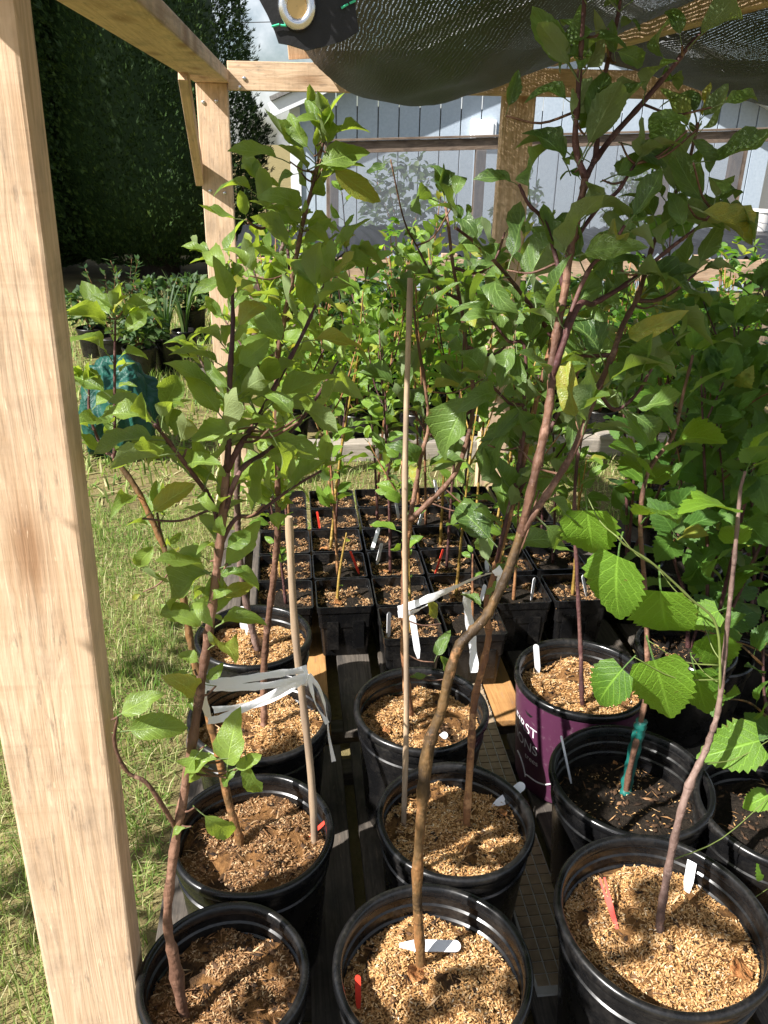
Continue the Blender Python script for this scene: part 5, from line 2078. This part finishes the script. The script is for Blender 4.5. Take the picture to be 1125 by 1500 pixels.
def leaf_cloud(n, rx, rz, z0, size, seed, flat=.5):
    """small pointed leaves spread through a lumpy volume"""
    rd = random.Random(seed)
    V, T = [], []
    b = 0
    for i in range(n):
        for _ in range(20):
            x, y, z = rd.uniform(-1, 1), rd.uniform(-1, 1), rd.uniform(-1, 1)
            if x * x + y * y + z * z < 1 and mnoise.noise((x * 2.2 + seed, y * 2.2, z * 2.2)) > -.22:
                break
        o = Vector((x * rx, y * rx, z0 + rz * (z + 1)))
        a = Vector((x + rd.gauss(0, .6), y + rd.gauss(0, .6), rd.gauss(.1, .5))).normalized()
        nn = Vector((rd.gauss(0, .5), rd.gauss(0, .5) - .2, 1))
        nn = (nn - a * nn.dot(a)).normalized()
        sd = a.cross(nn)
        s_ = size * rd.uniform(.6, 1.25)
        w = s_ * rd.uniform(.26, .36)
        cu = nn * (-.12 * s_)
        up = nn * (.10 * s_)
        V += [o, o + a * s_ * .35 + sd * w + up, o + a * s_ * .72 + sd * w * .75 + up * .5, o + a * s_ + cu, o + a * s_ * .72 - sd * w * .75 + up * .5, o + a * s_ * .35 - sd * w + up, o + a * s_ * .5]
        T += [(b, b + 1, b + 6), (b + 1, b + 2, b + 6), (b + 2, b + 3, b + 6), (b + 3, b + 4, b + 6), (b + 4, b + 5, b + 6), (b + 5, b, b + 6)]
        b += 7
    return V, T


def shrub_proto(seed, n, rx, rz, z0, size, mat, nst=6):
    V, T = leaf_cloud(n, rx, rz, z0, size, seed)
    fo = np_mesh('foliage', V, T, mat, True)
    rd = random.Random(seed)
    m = MB()
    for k in range(nst):
        a = rd.uniform(0, 6.28)
        m.tube(smooth_path([(0, 0, 0), (math.cos(a) * rx * .25, math.sin(a) * rx * .25, z0 + rz * .5), (math.cos(a) * rx * .7, math.sin(a) * rx * .7, z0 + rz * rd.uniform(1.2, 1.8))], 4), [.005 - .0003 * i for i in range(9)], 6)
    return fo, m.mesh('stems', 'bark_whip', True)


SP = [shrub_proto(1, 210, .18, .20, .02, .066, 'shrub_leaf'), shrub_proto(2, 190, .16, .25, .03, .060, 'shrub_leaf'), shrub_proto(3, 260, .19, .17, .02, .050, 'shrub_leaf'), shrub_proto(4, 200, .17, .30, .05, .070, 'dull_leaf'), shrub_proto(5, 240, .15, .33, .05, .062, 'shrub_leaf')]
pm = MB()
rad, h = .095, .19
pm.lathe([(.0005, .003), (rad * .74, .003), (rad * .76, 0), (rad * .92, h * .8), (rad * .97, h * .81), (rad, h * .98), (rad * .97, h), (rad * .92, h), (rad * .88, h * .8)], 30)
potm = pm.mesh('pot', 'pot_plastic', True, 35)
pm = MB()
pm.lathe([(.0005, h * .9), (rad * .9, h * .87)], 24)
pots = pm.mesh('soil', 'potting_soil', True)
rown = ['front', 'second', 'third', 'fourth', 'rearmost']
for r_ in range(5):
    n = 8 + (r_ > 1)
    for c_ in range(n):
        x = (-.02 if r_ < 3 else -.22) + c_ * .315 + (r_ % 2) * .12 + random.uniform(-.03, .03)
        y = 3.90 + r_ * .30 + random.uniform(-.03, .03)
        k = (r_ * 3 + c_ * 2 + (c_ // 3)) % 5
        e = empty('potted_shrub', (x, y, 0.0), 'bushy green potted plant, %s from left, %s row behind the timber' % (ORD[c_], rown[r_]), 'plant', 'bushy plants behind the timber', random.uniform(0, 6))
        link('pot', potm, e)
        link('soil', pots, e)
        fo, st = SP[k]
        s_ = random.uniform(.75, 1.3)
        link('stems', st, e, mat4=Matrix.Translation((0, 0, h * .88)) @ Matrix.Scale(s_, 4))
        f_ = link('foliage', fo, e, mat4=Matrix.Translation((0, 0, h * .9)) @ Matrix.Scale(s_, 4), kind='stuff')

# plants behind the insect screen
VN = [shrub_proto(7, 520, .36, .42, .1, .085, 'dull_leaf'), shrub_proto(8, 420, .30, .36, .1, .08, 'dull_leaf')]
for k, (px, lab) in enumerate(((592, 'leafy vine behind the left screen panel'), (760, 'leafy vine behind the screen near the middle post'), (925, 'leafy vine behind the right screen panel'))):
    X = P(px, 290, 7.75).x
    e = empty('vine_plant', (X, 7.78, 0), lab, 'plant', 'vines behind the screen', k * 2.0)
    fo, st = VN[k % 2]
    m = MB()
    m.lathe([(.0005, .003), (.12, .0), (.16, .38), (.17, .40), (.15, .40), (.14, .3)], 28)
    m.build('pot', 'pot_plastic', e, smooth=True, angle=35)
    m = MB()
    m.lathe([(.0005, .37), (.148, .36)], 20)
    m.build('soil', 'potting_soil', e)
    link('stems', st, e, mat4=Matrix.Translation((0, 0, .36)) @ Matrix.Diagonal((1, 1, 1.05, 1)))
    link('foliage', fo, e, mat4=Matrix.Translation((0, 0, .36)) @ Matrix.Diagonal((1, .6, 1.05, 1)), kind='stuff')

# ------------------------------------------------------------------ left background: tarp bundle and old pots
def tarp():
    bm = bmesh.new()
    bmesh.ops.create_icosphere(bm, subdivisions=6, radius=1.0)
    for v in bm.verts:
        p = v.co.copy()
        w = Vector((p.x * 1.9, p.y * 1.9, p.z * .8)) + .35 * Vector((mnoise.noise(p * 2), mnoise.noise(p * 2 + Vector((5, 0, 0))), mnoise.noise(p * 2 + Vector((0, 7, 0)))))
        f = 1 + .22 * mnoise.noise(p * 1.1 + Vector((3, 3, 1))) - .34 * abs(mnoise.noise(w)) - .16 * abs(mnoise.noise(w * 2.1 + Vector((2, 1, 0))))
        q = Vector((p.x * .21, p.y * .20, p.z * .27)) * f
        q.z = max(q.z + .215, .002 + .01 * (1 + p.x))
        v.co = q
    me = bpy.data.meshes.new('tarp')
    bm.to_mesh(me)
    bm.free()
    me.polygons.foreach_set('use_smooth', [True] * len(me.polygons))
    me.materials.append(MAT['teal_tarp'])
    g = G(180, 690, 0)
    o = link('tarp_bundle', me, None, (g.x - .02, g.y + .22, 0))
    tagit(o, 'crumpled teal plastic tarp bundle on the grass behind the near post', 'tarp')


tarp()


def strap_mesh(n, L, seed):
    rd = random.Random(seed)
    m = MB()
    for i in range(n):
        a = rd.uniform(0, 6.28)
        ln = L * rd.uniform(.6, 1.1)
        le = rd.uniform(.1, .5)
        ax = Vector((math.cos(a), math.sin(a), 0))
        sd = Vector((-math.sin(a), math.cos(a), 0)) * .010
        vs, fs = [], []
        for j in range(6):
            f = j / 5
            p = ax * (le * ln * f * f + .02) + Vector((0, 0, ln * f * (1 - .25 * le * f)))
            ww = sd * (1 - f ** 2 * .95)
            vs += [p - ww, p + ww]
        for j in range(5):
            fs.append((2 * j, 2 * j + 1, 2 * j + 3, 2 * j + 2))
        m.add(vs, fs)
    return m.mesh('foliage', 'dull_leaf', True)


LB = shrub_proto(12, 260, .17, .13, .02, .065, 'dull_leaf')
left_specs = [(205, 520, 5.3, .11, .2, 'shrub', 'broad leaved plant in black pot directly behind the tarp bundle'), (245, 512, 5.5, .11, .21, 'strap', 'upright strap leaved plant in a black pot right of the tarp'),
              (272, 503, 5.8, .09, .2, 'strap', 'smaller strap leaved plant beside the far post'), (165, 500, 5.6, .11, .2, 'tall', 'tall budding perennial in black pot behind the tarp'),
              (225, 470, 6.3, .11, .22, 'shrub', 'low leafy plant at the foot of the evergreen'), (190, 470, 6.4, .1, .2, 'tall', 'second tall budding perennial below the evergreen'),
              (285, 480, 6.6, .1, .2, 'shrub', 'leafy plant at the far right end of the old pots'), (140, 520, 5.9, .11, .2, 'shrub', 'leafy plant half hidden by the near post')]
for k, (px, py, d, rad_, h_, kind, lab) in enumerate(left_specs):
    X = P(px, py, d).x
    e = small_round('potted_plant', X, d, 0, rad_, h_, lab, 'plant', 'old potted plants on the left')
    if kind == 'shrub':
        link('foliage', LB[0], e, mat4=Matrix.Translation((0, 0, h_ * .9)) @ Matrix.Rotation(k, 4, 'Z'), kind='stuff')
        link('stems', LB[1], e, mat4=Matrix.Translation((0, 0, h_ * .9)))
    elif kind == 'strap':
        link('foliage', strap_mesh(16, .42, k), e, (0, 0, h_ * .88), kind='stuff')
    else:
        m = MB()
        V, T = [], []
        rd = random.Random(k + 60)
        for q in range(5):
            a = rd.uniform(0, 6.28)
            top = Vector((math.cos(a) * .12, math.sin(a) * .12, rd.uniform(.35, .52)))
            pth = smooth_path([Vector((0, 0, 0)), top * .5 + Vector((0, 0, .03)), top], 6)
            m.tube(pth, [.004 - .0002 * i for i in range(len(pth))], 6)
            for p_ in pth[3:]:
                for _ in range(2):
                    b0 = len(V)
                    dr = Vector((rd.gauss(0, 1), rd.gauss(0, 1), .4)).normalized()
                    sd = dr.cross(Vector((0, 0, 1))).normalized() * .012
                    ln = rd.uniform(.05, .08)
                    V += [p_, p_ + dr * ln * .45 + sd, p_ + dr * ln, p_ + dr * ln * .45 - sd]
                    T += [(b0, b0 + 1, b0 + 2), (b0, b0 + 2, b0 + 3)]
        m.build('stems', 'bark_olive', e, (0, 0, h_ * .88), smooth=True)
        link('foliage', np_mesh('foliage', V, T, 'dull_leaf'), e, (0, 0, h_ * .88), kind='stuff')
PB = empty('plank_shelf', (-.9, 5.2, 0), 'low plank shelf beside the old pots on the left', 'shelf')
for k in range(3):
    board('plank', (-.52, 5.0 + k * .5, .10 - .02 * k), (-.20, 5.35 + k * .5, .10 - .02 * k), .14, .03, 'pallet', PB, side=(0, 1, 0), pl=PB.location)
for k in range(2):
    board('support', (-.45, 5.2 + k * .6, .0), (-.45, 5.2 + k * .6, .085 - .02 * k), .08, .08, 'pallet', PB, pl=PB.location)
